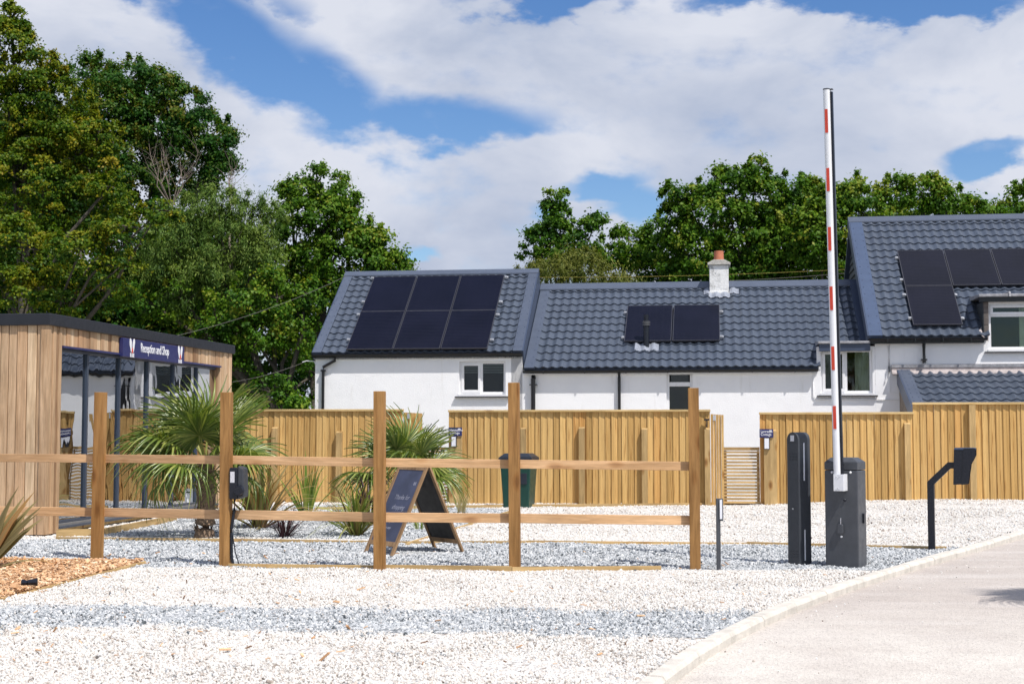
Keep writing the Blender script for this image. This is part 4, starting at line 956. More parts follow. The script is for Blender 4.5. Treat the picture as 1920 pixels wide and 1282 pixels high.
# cladding boards on the end wall
def rec_board(x0, x1, z0, z1, side='end', d=.03, y0=None, y1=None):
    if side == 'end': MB().box(x0+.005, x1-.005, -d, .019, z0, z1).build('cladding_board', M_CEDAR, body, RF, bevel=.003)
    else: MB().box(-.029, d, y0+.003, y1-.003, z0, z1).build('cladding_board', M_CEDAR, body, RF, bevel=.003)
edges = [on(RF, p, 800)[0] for p in (76, 68, 50, 31, 15, 0)]
x = edges[-1]
while x > -WID: 
    x -= .125; edges.append(x)
for i in range(len(edges)-1): rec_board(edges[i+1], edges[i], zb0-.01, fz+.01, d=.022+.012*((i*7) % 3)/2)
# corner trims and side boards
MB().box(edges[0]+.002, .036, -.045, .03, zb0-.01, fz+.01).build('corner_trim', M_CEDAR, rec, RF, bevel=.004)
y = .033; i = 0
while y < oy0-.02:
    y2 = min(y+.085, oy0); rec_board(0, 0, zb0-.01, fz+.01, 'side', .016+.010*(i % 2), y, y2); y = y2; i += 1
y = oy0; i = 0
while y < oy1-.01:
    y2 = min(y+.122, oy1); rec_board(0, 0, oz1+.03, fz+.01, 'side', .016+.008*((i*5) % 3)/2, y, y2); y = y2; i += 1
y = oy1; i = 0
while y < LEN-.01:
    y2 = min(y+.15, LEN); rec_board(0, 0, zb0-.01, fz+.01, 'side', .02+.012*(i % 2), y, y2); y = y2; i += 1
# reveals of the opening
for ya, yb_ in ((oy0-.0, oy0+.015), (oy1-.015, oy1)): MB().box(-.13, -.03, ya, yb_, zb0, oz1+.03).build('reveal_board', M_CEDAR, rec, RF)
MB().box(-WID-.05, .065, -.07, LEN+.05, fz, HT).build('roof', M_FASCIA, rec, RF, bevel=.008)
MB().box(-.03, .05, oy0, oy1, oz1+.002, oz1+.028).build('head_flashing', M_NAVY, rec, RF)
# glazing: frame, mullions, panes
my = [onx(RF, p, 800, -.07)[0] for p in (160, 221, 274, 323, 367, 404)]
gx0, gx1 = -.095, -.05
gf = MB(); gf.box(gx0, gx1, oy0+.015, oy1-.015, oz0-.07, oz0); gf.box(gx0, gx1, oy0+.015, oy1-.015, oz1-.04, oz1); 
glz = gf.build('glazing', M_GREYF, rec, RF, bevel=.004)
prev = oy0+.015
for i, m_ in enumerate(my+[oy1-.015]):
    if i < len(my): MB().box(gx0, gx1+.006, m_-.026, m_+.026, oz0, oz1-.04).build('mullion', M_GREYF, glz, RF, bevel=.004)
    if m_-.027-prev > .05: MB().box(-.085, -.079, prev, m_-.027, oz0, oz1-.041).build('pane', M_GLAZE, glz, RF)
    prev = m_+.027
MB().box(-.12, .03, oy0, oy1, oz0-.10, oz0-.071).build('sill', M_GREYF, rec, RF); MB().box(-.10, .0, oy0+.02, oy1-.02, zb0, oz0-.101).build('plinth', M_FPOST, rec, RF)
# simple furniture inside: counter and shelves seen dimly
ctr = empty('shop_counter', RF @ T(-1.6, 3, .13), 'dim wooden counter inside the reception building behind the glazing', 'counter')
MB().box(-1.9, -1.3, 2.2, 4.6, .131, 1.1).build('body', M_AFRAME, ctr, RF, bevel=.01); MB().box(-1.95, -1.25, 2.15, 4.65, 1.101, 1.14).build('top', M_CAP, ctr, RF)
# sign
sg = empty('reception_sign', RF @ T(.04, 3, 2.4), 'navy sign reading Reception and Shop on the side of the timber building', 'sign')
sa, sz1 = onx(RF, 228, 632, .06); sb, sz2 = onx(RF, 343, 651, .06); _, sz0 = onx(RF, 228, 668, .06)
SGN = RF @ T(.085, sa, 0) @ RZ(math.pi/2)        # local x now runs back along the side, faces +x of the building
szt = (sz1+sz2)/2
MB().box(0, sb-sa, .0, .06, sz0, szt).build('panel', M_NAVY, sg, SGN, bevel=.004)
Ls = sb-sa
text('lettering', 'Reception and Shop', .20, M_WHITEP, SGN @ T(Ls*.265, -.002, sz0+(szt-sz0)*.36) @ UPR, sg, .003, sx=Ls*.505/(.20*8.85))
def emblem(x, z, s, parent, M):
    for dx, tl in ((-.5, .16), (.5, -.16)):
        pl = []
        for a in np.linspace(0, 2*math.pi, 15)[:-1]:
            rx = .42 if math.sin(a) > 0 else .30; u = rx*math.cos(a); v = 1.0*math.sin(a); u2 = u*math.cos(tl)-v*math.sin(tl); pl.append((x+s*(dx+u2*1.0), z+s*(.35+v)))
        MB().prism(pl, -.004, -.001, 'y').build('emblem', M_WHITEP, parent, M)
    for dx in (-.52, 0, .52): MB().box(x+s*(dx-.15), x+s*(dx+.15), -.004, -.001, z-s*1.35, z-s*.75).build('emblem', M_WHITEP, parent, M)
    MB().prism([(x-s*.25, z-s*.75), (x+s*.25, z-s*.75), (x+s*.2, z-s*.2), (x, z+s*.05), (x-s*.2, z-s*.2)], -.008, -.005, 'y').build('emblem', M_REDP, parent, M)
for q in (.135, .925): emblem(Ls*q, sz0+(szt-sz0)*.52, .105, sg, SGN)

# ------------------------------------------------------------------ post and rail fence in front
fen = empty('post_and_rail_fence', G(711, 1070), 'open post and rail fence of brown posts and paler rails across the forecourt', 'fence')
PP = [(183.5-7, 20.5, 735, 1051), (421, 23, 735, 1063), (711, 20, 733, 1070), (965.5, 19, 717, 1070), (1305, 18.5, 727, 1067)]
PP[0] = (179, 22, 735, 1051); posts = []
for bx, wpx, top, base in PP:
    p = G(bx, base); topp = W(bx, top, p.y); w = .1; 
    Mp = T(p.x, p.y+.05, 0) @ RZ(-PHI*random.uniform(.85, 1.15)) @ RY(random.uniform(-.007, .007)); posts.append((p.x, p.y+.05, Mp))
    o = MB().box(-w/2-.004, w/2+.004, -.05, .05, -.3, topp.z).build('post', M_POST, fen, Mp, bevel=.004)
def rail(p, q, z0, z1, h=.088):
    a = Vector((p[0], p[1], z0)); b = Vector((q[0], q[1], z1)); d = b-a; an = math.atan2(d.y, d.x); el = math.atan2(d.z, math.hypot(d.x, d.y))
    MB().box(0.003, d.length-.003, .052, .088, -h/2, h/2).build('rail', M_RAIL, fen, T(*a) @ RZ(an) @ RY(-el), bevel=.003)
def zat(px, py, Y): return W(px, py, Y).z
pl = [(-6.2, 15.9+.45)] + [(a, b) for a, b, _ in posts]
uy = [858, 859.5, 862, 867, 870, 874]; ly_ = [957, 960.5, 965, 970, 972, 976]; pxs = [-60, 183, 421, 711, 966, 1305]
pl[0] = (W(-60, 860, posts[0][1]+.25).x, posts[0][1]+.25)
for i in range(5):
    for arr in (uy, ly_):
        rail(pl[i], pl[i+1], zat(pxs[i], arr[i], pl[i][1]), zat(pxs[i+1], arr[i+1], pl[i+1][1]), .088 if arr is uy else .094)
# charging unit on the second post
_, _, Mp2 = posts[1]
ev = empty('charging_unit', Mp2 @ T(.1, 0, .9), 'black wall charging unit with a cable fixed to the second fence post', 'charger')
q2 = Mp2.inverted() @ W(431, 935, posts[1][1]); q3 = Mp2.inverted() @ W(452, 876, posts[1][1]); ez0, ez1 = q2.z, q3.z
MB().box(.056, .15, -.075, .075, ez0, ez1).build('body', M_BLKM, ev, Mp2, bevel=.012)
MB().prism([(.151, ez0-.0), (.215, ez0+.03), (.205, ez1-.01), (.151, ez1+.02)], -.08, .08, 'y').build('cover', M_ANTH, ev, Mp2, bevel=.01)
MB().tube([(.17, -.085, ez0+.09), (.17, -.12, ez0+.09)], [.055, .045], 16).build('socket', M_BLKM, ev, Mp2, smooth=True)
MB().box(.07, .115, -.077, -.0755, ez0+.17, ez1-.04).build('sticker', M_LABEL, ev, Mp2)
MB().tube([(.10, -.02, ez0+.01), (.095, -.02, ez0-.12), (.07, -.03, ez0-.3), (.068, -.03, .35), (.075, -.03, .1), (.10, -.03, -.02)], .016, 8).build('cable', M_BLKM, ev, Mp2, smooth=True)
MB().tube([(.085, -.04, .33), (.12, -.05, .15), (.165, -.05, .02), (.17, -.05, -.02)], .006, 6).build('earth_wire', M_BLKM, ev, Mp2, smooth=True)

# ------------------------------------------------------------------ chalk board sign
n1_ = G(738, 1043); n2_ = G(868, 1035); f2_ = G(833, 1026)
bm_ = (n1_+n2_)/2; sp = (n2_-n1_); sp.z = 0; yaw = math.atan2(sp.y, sp.x); half = sp.length/2; wd = .62
AM = T(bm_.x, bm_.y, 0) @ RZ(yaw)        # x along the spread, y back along the board width
hA = W(803, 874, bm_.y).z
ab = empty('chalkboard_sign', AM, 'folding chalk board sign with white handwriting on the grey gravel behind the fence', 'sign')
for s in (-1, 1):
    d = Vector((s*half, 0, -hA)); ln = d.length; tilt = math.atan2(half, hA)
    LMx = AM @ T(0, 0, hA) @ RY(s*-tilt)       # local -z runs down the panel
    def lb(x0, x1, y0, y1, z0, z1, nm_, m_): 
        return MB().box(x0*1.0, x1, y0, y1, z0, z1).build(nm_, m_, ab, AM @ T(s*.012, 0, hA) @ RY(-s*tilt), bevel=.003)
    for y0, y1 in ((0, .05), (wd-.05, wd)): lb(-.012, .012, y0, y1, -ln, 0, 'leg', M_AFRAME)
    lb(-.011, .011, .05, wd-.05, -.055, -.002, 'rail', M_AFRAME); lb(-.011, .011, .05, wd-.05, -ln+.11, -ln+.165, 'rail', M_AFRAME)
    pn = MB().box(-.005, .005, .05, wd-.05, -ln+.165, -.055).build('chalk_panel', M_CHALK if s < 0 else M_CHALKB, ab, AM @ T(s*.012, 0, hA) @ RY(-s*tilt))
    if s < 0:
        TM = AM @ T(s*.012, 0, hA) @ RY(-s*tilt) @ T(-.006, 0, 0) @ RZ(-math.pi/2) @ UPR     # reads on the outer face
        # in this frame x runs from the far edge to the near edge (towards the camera)
        for t, z, sz, xx in (('Thanks for', -.42, .085, -.44), ('shopping', -.54, .085, -.41), ('Reception', -.70, .055, -.43), ('this way', -.78, .05, -.41), ('please', -.90, .055, -.40)):
            text('handwriting', t, sz, M_CHALKW, TM @ T(xx, z, 0), pn, .0008, shear=.35, sx=.85)
        for k in (0, .028):
            text('handwriting', '0', .06, M_CHALKW, TM @ T(-.15+k, -.24, 0), pn, .0008, sx=.7)

# ------------------------------------------------------------------ litter bin
p = G(973, 952); BM = T(p.x, p.y+.25, 0) @ RZ(-.25)
bn = empty('litter_bin', BM, 'dark green litter bin with a dark lid standing in front of the long board fence', 'bin')
ztop = W(973, 860, p.y).z; zl1 = W(973, 852, p.y).z
def taper(x0, y0, x1, y1, z0, z1):
    v = [(-x0, -y0, z0), (x0, -y0, z0), (x0, y0, z0), (-x0, y0, z0), (-x1, -y1, z1), (x1, -y1, z1), (x1, y1, z1), (-x1, y1, z1)]
    return MB().add(v, [(3, 2, 1, 0), (4, 5, 6, 7), (0, 1, 5, 4), (1, 2, 6, 5), (2, 3, 7, 6), (3, 0, 4, 7)])
taper(.235, .22, .285, .27, .0, ztop-.03).build('body', M_GREEN, bn, BM, bevel=.02)
taper(.31, .29, .31, .29, ztop-.03, ztop+.03).build('rim', M_LIDP, bn, BM, bevel=.01); taper(.30, .28, .22, .2, ztop+.031, zl1+.02).build('lid', M_LIDP, bn, BM, bevel=.015)
MB().box(-.01, .21, -.262, -.245, .42, .62).build('recess_panel', M_LIDP, bn, BM, bevel=.006)

# ------------------------------------------------------------------ small path light
p = G(1347.5, 1068); PM = T(p.x, p.y, 0)
pll = empty('path_light', PM, 'slim grey path light post with a white lens right of the last fence post', 'path light')
z1 = W(1348, 934, p.y).z; z0 = W(1348, 976, p.y).z
MB().box(-.02, .02, -.02, .02, -.1, z1).build('post', M_ANTHL, pll, PM, bevel=.003); MB().box(.021, .048, -.03, .02, z0, z1).build('head', M_ANTHL, pll, PM, bevel=.003)
MB().box(.012, .036, -.034, -.0305, z0+.02, z1-.01).build('lens', M_LENS, pll, PM)
MB().box(.0215, .0365, -.0335, -.0, z0+.02, z1-.01) if False else None

# ------------------------------------------------------------------ arched bollard
p = G(1499, 1060); yb2 = R(-42)
BMm = T(p.x, p.y, 0) @ RZ(R(45))                 # local -y face (arched) looks front-left once turned below
zt2 = W(1499, 810, p.y+.08).z
BB = T(p.x, p.y, 0) @ RZ(R(-56))
bo = empty('arched_bollard', BB, 'tall dark grey arched bollard with two white light strips left of the barrier', 'bollard')
# profile arch in local (x,z) extruded along y; face at y=0 looks towards -y (front left after turning by -45)
w2 = .080; rr = w2; arch = [(-w2*2, -.1)] + [(-w2-rr*math.cos(a), zt2-rr+rr*math.sin(a)) for a in np.linspace(0, math.pi, 17)] + [(0, -.1)]
# corner nearest the camera is at local (0,0)
MB().prism(arch, 0.0, .175, 'y').build('body', M_ANTH, bo, BB, smooth=True)
def bz(py): return W(1499, py, p.y).z
MB().box(.0005, .004, .075, .090, bz(901), bz(830)).build('light_strip', M_LENS, bo, BB); MB().box(.0005, .004, .075, .090, bz(1051), bz(993)).build('light_strip', M_LENS, bo, BB)
MB().box(-.105, -.055, -.004, -.0005, bz(827), bz(816)).build('sticker', M_LABEL, bo, BB)
for zz in (bz(850), bz(1033)):
    for i in range(3):
        for j in range(3): MB().box(-.13+.042*j, -.10+.042*j, -.003, -.0004, zz-.03*i-.006, zz-.03*i).build('vent_slot', M_BLKM, bo, BB)
MB().tube([(-.08, -.001, bz(954)), (-.08, -.006, bz(954))], .010, 10).build('lock', M_STEEL, bo, BB, smooth=True)
MB().box(-.155, -.005, -.0015, -.0003, bz(829.5)-.003, bz(829.5)).build('seam', M_BLKM, bo, BB)

# ------------------------------------------------------------------ barrier
p = G(1548, 1062); wC = .345; dC = .30
CM = T(p.x, p.y, 0) @ RZ(R(-29.5))
ba = empty('barrier_gate', CM @ T(.17, .15, 0), 'raised car park barrier with a white and red arm on a dark grey cabinet', 'barrier')
def cz_(py, y=0.0): return on(CM, 1580, py, 0.0)[1]
zt3 = cz_(866); zl3 = cz_(881)
MB().box(0, wC, 0, dC, -.05, zl3-.002).build('cabinet', M_ANTHL, ba, CM, bevel=.012)
def frus(x0, x1, y0, y1, z0, ix, iy, z1): 
    return [(x0, y0, z0), (x1, y0, z0), (x1, y1, z0), (x0, y1, z0), (x0+ix, y0+iy, z1), (x1-ix*1.2, y0+iy, z1), (x1-ix*1.2, y1-iy, z1), (x0+ix, y1-iy, z1)]
FB = [(3, 2, 1, 0), (4, 5, 6, 7), (0, 1, 5, 4), (1, 2, 6, 5), (2, 3, 7, 6), (3, 0, 4, 7)]
lid = MB().box(0, wC, 0, dC, zl3+.002, zt3).build('cover', M_ANTHL, ba, CM, bevel=.006)
MB().add(frus(.002, wC-.002, .002, dC-.002, zt3, .05, .05, zt3+.045), FB).build('cover_top', M_ANTHL, lid, CM, bevel=.004)
sph = lambda x, y, z, r: MB().tube([(x, y, z), (x, y-r*.5, z), (x, y-r*.9, z), (x, y-r, z)], [r, r*.87, r*.45, r*.05], 12)
def cxp(px, py, y=0.0): return on(CM, px, py, y)
for px, py, r, m_ in ((1560, 885, .013, M_WHITEP), (1594.5, 885.5, .013, M_WHITEP), (1584, 937, .016, M_BLKM), (1577.5, 1005.5, .012, M_WHITEP)):
    x, z = cxp(px, py); sph(x, 0, z, r).build('cap', m_, ba, CM, smooth=True)
x, z = cxp(1577, 991); ksf = MB().prism([(x-.022, z-.05), (x+.022, z-.05), (x+.03, z-.035), (x+.03, z+.035), (x+.018, z+.05), (x-.018, z+.05), (x-.03, z+.035), (x-.03, z-.035)], -.035, -.004, 'y').build('padlock_case', M_STEEL if False else M_ANTHL, ba, CM, bevel=.006)
MB().tube([(x, -.01, z+.05), (x, -.008, z+.11)], .003, 6).build('cord', M_LABEL, ba, CM)
zz = cxp(1610, 973)[1]; MB().box(wC+.0005, wC+.02, .15, .2, zz-.05, zz+.05).build('handle', M_BLKM, ba, CM, bevel=.005)
# arm
AY = -.075
a0 = Vector((*on(CM, 1571.5, 920, AY), 0)).xzy; a1 = Vector((*on(CM, 1550.5, 170, AY), 0)).xzy
dv = Vector((a1.x-a0.x, 0, a1.z-a0.z)); AL = dv.length; lean = math.atan2(dv.x, dv.z)
ARM = CM @ T(a0.x, AY, a0.z) @ RY(lean)
prof = [(.036*math.copysign(abs(math.cos(a))**.7, math.cos(a)), .055*math.copysign(abs(math.sin(a))**.8, math.sin(a))) for a in np.linspace(0, 2*math.pi, 21)[:-1]]
arm = MB().prism(prof, .1, AL, 'z').build('arm', M_ARM, ba, ARM, smooth=True)
MB().box(.0365, .060, -.018, .018, .12, AL-.02).build('rubber_edge', M_BLKM, arm, ARM, bevel=.004)
MB().prism([(x*1.03, y*1.03) for x, y in prof], AL+.0005, AL+.012, 'z').box(.02, .062, -.02, .02, AL+.001, AL+.010).build('end_cap', M_ANTH, arm, ARM)
for y0_, y1_ in ((207, 251), (317, 360), (427, 471), (538, 582), (650, 694), (761, 804)):
    s0, s1 = [on(ARM, 1550.5+21*(q_-170)/750, q_, 0.0)[1] for q_ in (y1_, y0_)]
    MB().box(-.014, .018, -.0575, -.054, s0, s1).build('red_reflector', M_REDP, arm, ARM)
b0x, b0z = cxp(1563, 920, AY-.06); b1x, b1z = cxp(1582.5, 889, AY-.06)
MB().box(b0x, b1x-.005, AY-.062, AY-.057+.0, b0z, b1z).box(b0x, b0x+.006, AY-.057, -.02, b0z, b1z).box(b1x-.011, b1x-.005, AY-.057, -.02, b0z, b1z).box(b0x, b1x-.005, -.02, .0, b0z, b1z).build('arm_bracket', M_ARM, ba, CM, bevel=.002)
for px, py in ((1568, 893), (1574, 893), (1571, 896), (1568.5, 917), (1574, 917), (1571, 915)):
    x, z = cxp(px, py, AY-.062); sph(x, AY-.062, z, .0055).build('bolt', M_STEEL, ba, CM, smooth=True)

# ------------------------------------------------------------------ intercom post
p = G(1747, 1031); IM = T(p.x, p.y, 0) @ RZ(R(-22))
ic = empty('intercom_post', IM, 'black cranked intercom post with a hooded reader beside the road', 'intercom')
def ixz(px, py): return on(IM, px, py, 0.0)
x1_, z1_ = ixz(1746, 903); x2_, z2_ = ixz(1779, 872); x3_, z3_ = ixz(1792, 872)
hw = .036
MB().add([(-hw, -hw, -.1), (hw+.005, -hw, -.1), (hw+.005, hw, -.1), (-hw, hw, -.1)] + [(-hw, -hw, z1_+.0), (hw+.005, -hw, z1_-.03), (hw+.005, hw, z1_-.03), (-hw, hw, z1_)], FB).build('post', M_BLKM, ic, IM, bevel=.003)
MB().prism([(-hw, z1_+.001), (hw+.005, z1_-.029), (x2_+.02, z2_-.036), (x3_, z3_-.036), (x3_, z3_+.036), (x2_-.01, z2_+.036)], -hw, hw, 'y').build('bracket_arm', M_BLKM, ic, IM, bevel=.003)
q = [ixz(1789, 908), ixz(1800, 908), ixz(1813, 840), ixz(1789, 842)]
hd = MB().prism([ixz(1788.5, 908), ixz(1812, 907), ixz(1814, 843), ixz(1789.5, 843)], -.085, .085, 'y').build('reader_housing', M_BLKM, ic, IM @ T(x3_, 0, 0) @ RZ(R(0)) @ T(-x3_, 0, 0), bevel=.004)
MB().prism([ixz(1789, 843), ixz(1829, 843), ixz(1828, 839), ixz(1791, 839)], -.09, .09, 'y').build('hood_top', M_FLB, hd, IM, bevel=.003)
for y0_, y1_ in ((-.092, -.086), (.086, .092)): MB().prism([ixz(1804, 908) if y0_ < 0 else ixz(1812, 907), ixz(1816, 907), ixz(1821, 870), ixz(1830, 853), ixz(1830, 840), ixz(1808, 840)], y0_+.001, y1_, 'y').build('hood_cheek', M_BLKM, hd, IM)
fc = [ixz(1813, 900), ixz(1815, 860)]; MB().box(fc[0][0]+.006, fc[0][0]+.012, -.06, .06, fc[0][1], fc[1][1]).build('screen', M_ANTHL, hd, IM)

# ------------------------------------------------------------------ overhead cables
def cable(name, a, b, sag, r, m, label, n=16):
    pts = [a.lerp(b, i/n) - Vector((0, 0, sag*4*(i/n)*(1-i/n))) for i in range(n+1)]
    tag(MB().tube(pts, r, 6).build(name, m, smooth=True), label, 'cable', 'overhead cables'); return
cable('overhead_cable', W(320, 632, 27), W(648, 518, 34.2), .12, .0055, M_CABLE, 'grey brown overhead cable rising from the reception roof to the left cottage ridge')
cable('overhead_cable', W(436, 716, 31), W(568, 680, 32.8), .05, .006, M_CABLE, 'thin dark cable running to the hook on the left cottage corner')
cable('overhead_cable', W(1012, 520, 39), W(1590, 505, 37.5), .06, .006, M_CABLEY, 'yellow cable behind the chimney of the middle cottage')
cable('overhead_cable', W(1200, 531, 41), W(1590, 512, 41), .06, .008, M_CABLE, 'thinner dark cable just below the yellow cable behind the chimney')

# ------------------------------------------------------------------ plants
def set_tone(me, tone_per_vert):
    a = me.attributes.new('tone', 'FLOAT', 'POINT'); a.data.foreach_set('value', np.asarray(tone_per_vert, np.float32))
def fan_mesh(seed, Rr=.62, nseg=34, spread=300, droop=.35, pet=.5, m=L_PALM, fold=.3):
    r = random.Random(seed); V = []; Fc = []; Tn = []
    # petiole along +y from origin, hub at (0,pet,0); leaf in x-y plane with z up
    for i in range(5):
        t = i/4; y = pet*t; z = .10*pet*math.sin(t*2.2)
        for dx in (-.009, .009): V.append((dx*(1.4-t*.6), y, z)); Tn.append(.8)
        if i: b = len(V)-4; Fc.append((b, b+1, b+3, b+2))
    hz = V[-1][2]
    for s in range(nseg):
        a = R(-spread/2 + spread*s/(nseg-1)) + r.uniform(-.03, .03); L = Rr*(1-.15*abs(s/(nseg-1)-.5)*2)*r.uniform(.86, 1.05)
        dx, dy = math.sin(a), math.cos(a); nx, ny = dy, -dx; w = .0195; tn = r.uniform(.1, .7); dr = droop*r.uniform(.6, 1.5); kink = r.random() < .22
        K = 7; base = len(V)
        for k in range(K):
            t = k/(K-1); rr = L*t; ww = w*(.25+1.3*t if t < .45 else (1-t)*1.5+.02)*(1.0); 
            z = hz + fold*.12*math.sin(min(1, t*1.6)*1.5) - dr*L*max(0, t-.30)**2*1.6 - (L*.35*max(0, t-.62) if kink else 0)
            ex = rr*(1-.12*dr*t*t); cx, cy = dx*ex, pet+dy*ex
            V += [(cx-nx*ww, cy-ny*ww, z+.008), (cx, cy, z-.006), (cx+nx*ww, cy+ny*ww, z+.008)]
            tt = tn + (.3 if t > .9 else 0) + r.uniform(-.04, .04); Tn += [tt, tt+.14, tt]
        for k in range(K-1):
            b = base+3*k; Fc += [(b, b+1, b+4, b+3), (b+1, b+2, b+5, b+4)]
    me = bpy.data.meshes.new('frond'); me.from_pydata(V, [], Fc); me.materials.append(m); set_tone(me, Tn); me.shade_smooth(); return me
FANS = [fan_mesh(11, .66, 34, 300, .28), fan_mesh(12, .62, 30, 260, .65), fan_mesh(13, .62, 28, 200, .2), fan_mesh(14, .62, 32, 320, 1.0)]
FANUP = fan_mesh(15, .70, 30, 75, .08, .45)
def frond(parent, base, az, el, roll, which, sc=1.0):
    me = which if not isinstance(which, int) else FANS[which]
    # +y of the mesh -> outward; el raises it
    M = T(*base) @ RZ(az) @ RX(el) @ RY(roll) @ SC(sc, sc, sc); return inst('frond', me, M, parent)
def palm(px, py, label, crown_z, n, sc, trunk_r=.10, specials=(), seed=1, pos=None, up_bias=0):
    r = random.Random(seed); g = pos or G(px, py); root = empty('fan_palm', g, label, 'palm', 'fan palms in gravel')
    # fibrous trunk
    mb = MB(); K = 14; pts = []; rad = []
    for i in range(K): t = i/(K-1); pts.append((g.x+.02*math.sin(t*3), g.y, g.z-.05+(crown_z+.05)*t)); rad.append(trunk_r*(1.05-.25*t)*(1+.12*math.sin(i*2.7)))
    mb.tube(pts, rad, 12)
    for i in range(70):
        t = r.uniform(.05, 1); a = r.uniform(0, 6.28); z = g.z+crown_z*t; q = trunk_r*(1.0-.2*t)
        c = Vector((g.x+q*math.cos(a), g.y+q*math.sin(a), z)); o = Vector((math.cos(a), math.sin(a), 0)); w = Vector((-math.sin(a), math.cos(a), 0))*.022
        mb.add([c-w, c+w, c+o*.05+Vector((0, 0, .11))], [(0, 1, 2)])
    mb.build('trunk', M_FIBRE, root)
    top = Vector((g.x, g.y, g.z+crown_z))
    for i in range(n):
        a = i*2.399+r.uniform(-.2, .2); lev = i/n; el = R(78-95*lev+r.uniform(-8, 8)+up_bias)
        frond(root, top+Vector((0, 0, .06*(1-lev)-.05)), a, el, R(r.uniform(-35, 35)), r.choice((0, 2)) if lev < .5 else r.choice((1, 3, 1)), sc*r.uniform(.85, 1.08))
    for (az, el, roll, k, s) in specials: frond(root, top, R(az), R(el), R(roll), k, s)
    return root, g
pl1, g1 = palm(383, 1008, 'larger fan palm with a shaggy trunk behind the second fence post', .96, 10, 1.14, .128,
   specials=((82, 22, -50, 0, 1.15), (100, 12, 40, 2, 1.1), (62, 28, -38, 0, 1.02), (8, 50, 10, 0, .95), (178, 48, 0, 0, .95), (-60, 50, 20, FANUP, 1.1), (-85, 8, 30, 0, 1.0), (95, -5, -30, 3, 1.0), (120, -30, 10, 3, .95), (-100, -25, 0, 3, 1.0), (200, 5, 0, 1, .9), (75, 50, -20, 2, 1.0), (-120, 35, 30, 0, .9)), seed=4)
pl2, g2_ = palm(757, 978, 'smaller fan palm behind the chalk board sign', .62, 8, 1.12, .10, specials=((-40, 45, 20, FANUP, 1.05), (0, 55, 0, 0, 1.0), (60, 40, -30, 0, 1.0), (-75, 25, 30, 0, 1.0), (-100, 5, 30, 1, 1), (90, 0, -20, 1, 1), (180, 30, 0, 2, .9), (25, 62, 0, 2, 1.0)), seed=9)
# planter palm just beyond the right edge, whose shadow falls on the road
palm(0, 0, 'tall fan palm beyond the right edge of the picture, shading the road', 3.7, 9, 1.05, .13, seed=21, pos=Vector((6.5, 10.9, RZ0)))
tg = empty('plant_tag', g1, 'white plant label hanging beside the trunk of the larger palm', 'tag')
q = W(354, 928, g1.y-.5); MB().box(q.x-.05, q.x+.05, q.y, q.y+.003, q.z-.09, q.z+.085).build('card', M_WHITEP, tg)
MB().box(q.x-.035, q.x+.03, q.y-.001, q.y-.0002, q.z+.03, q.z+.045).build('print', M_GREEN, tg)
MB().tube([(q.x-.03, q.y, q.z+.08), (q.x+.05, q.y+.02, q.z+.25), (q.x+.09, q.y+.05, q.z+.4)], .003, 5).build('string', M_CABLE, tg)

def blade_mesh(m, L, w, bend, tone, seed, K=7):
    r = random.Random(seed); V = []; Fc = []; Tn = []
    for k in range(K):
        t = k/(K-1); ww = w*(.55+1.1*t if t < .4 else (1-t)/.6*.99+.01); x = bend*L*t*t*t; z = L*(t-.18*bend*t*t*t); 
        V += [(x, -ww, z), (x-ww*.35, 0, z), (x, ww, z)]; q = tone+r.uniform(-.06, .06); Tn += [q+.22, q, q+.22]
    for k in range(K-1):
        b = 3*k; Fc += [(b, b+1, b+4, b+3), (b+1, b+2, b+5, b+4)]
    me = bpy.data.meshes.new('leaf'); me.from_pydata(V, [], Fc); me.materials.append(m); set_tone(me, np.clip(Tn, 0, 1)); me.shade_smooth(); return me
def tuft(px, py, label, name, cat, mats, n, L, w, spread, bend, seed, group=None, pos=None, thin=False):
    r = random.Random(seed); g = pos or G(px, py); root = empty(name, g, label, cat, group)
    ms = [blade_mesh(mm, 1.0, w/L, b, tn, seed+i*3+j) for i, mm in enumerate(mats) for j, (b, tn) in enumerate(((bend*.4, .15), (bend, .45), (bend*1.8, .7)))]
    for i in range(n):
        a = r.uniform(0, 6.283); t = abs(r.gauss(0, 1))*spread*.6; t = min(t, spread*1.5); s = L*r.uniform(.55, 1.05)
        inst('leaf', r.choice(ms), T(g.x+.05*math.cos(a), g.y+.05*math.sin(a), g.z-.01) @ RZ(a) @ RY(t) @ RZ(r.uniform(-.8, .8)) @ SC(s, s, s), root)
    return root
GP = 'spiky flax plants in the gravel bed'
tuft(487, 990, 'bronze striped flax plant between the second and third fence posts', 'flax_plant', 'plant', [L_PHOR_B], 80, 1.2, .034, .95, .35, 31, GP)
tuft(575, 972, 'upright yellow and green flax plant behind the lower rail', 'flax_plant', 'plant', [L_PHOR_G], 30, 1.1, .032, .42, .2, 32, GP)
tuft(668, 1004, 'bushy green and cream flax with red tips left of the third fence post', 'flax_plant', 'plant', [L_PHOR_G, L_PHOR_R], 110, .95, .015, .8, .6, 33, GP)
tuft(690, 985, 'dark red flax plant behind the third fence post', 'flax_plant', 'plant', [L_PHOR_R, L_DKRED], 46, 1.0, .020, .6, .35, 34, GP)
tuft(533, 1008, 'small dark purple flax plant in front of the bronze one', 'flax_plant', 'plant', [L_DKRED], 70, .55, .010, .8, .7, 35, GP)
tuft(866, 962, 'wispy straw coloured grass right of the chalk board sign', 'grass_tuft', 'plant', [L_STRAW], 90, .50, .005, .24, .4, 36)
tuft(786, 992, 'small bright green grass under the chalk board sign', 'grass_tuft', 'plant', [L_PHOR_G], 24, .30, .008, .35, .5, 37)
tuft(735, 1000, 'small green shoots beside the base of the smaller palm', 'grass_tuft', 'plant', [L_PHOR_G], 16, .25, .008, .6, .5, 38)
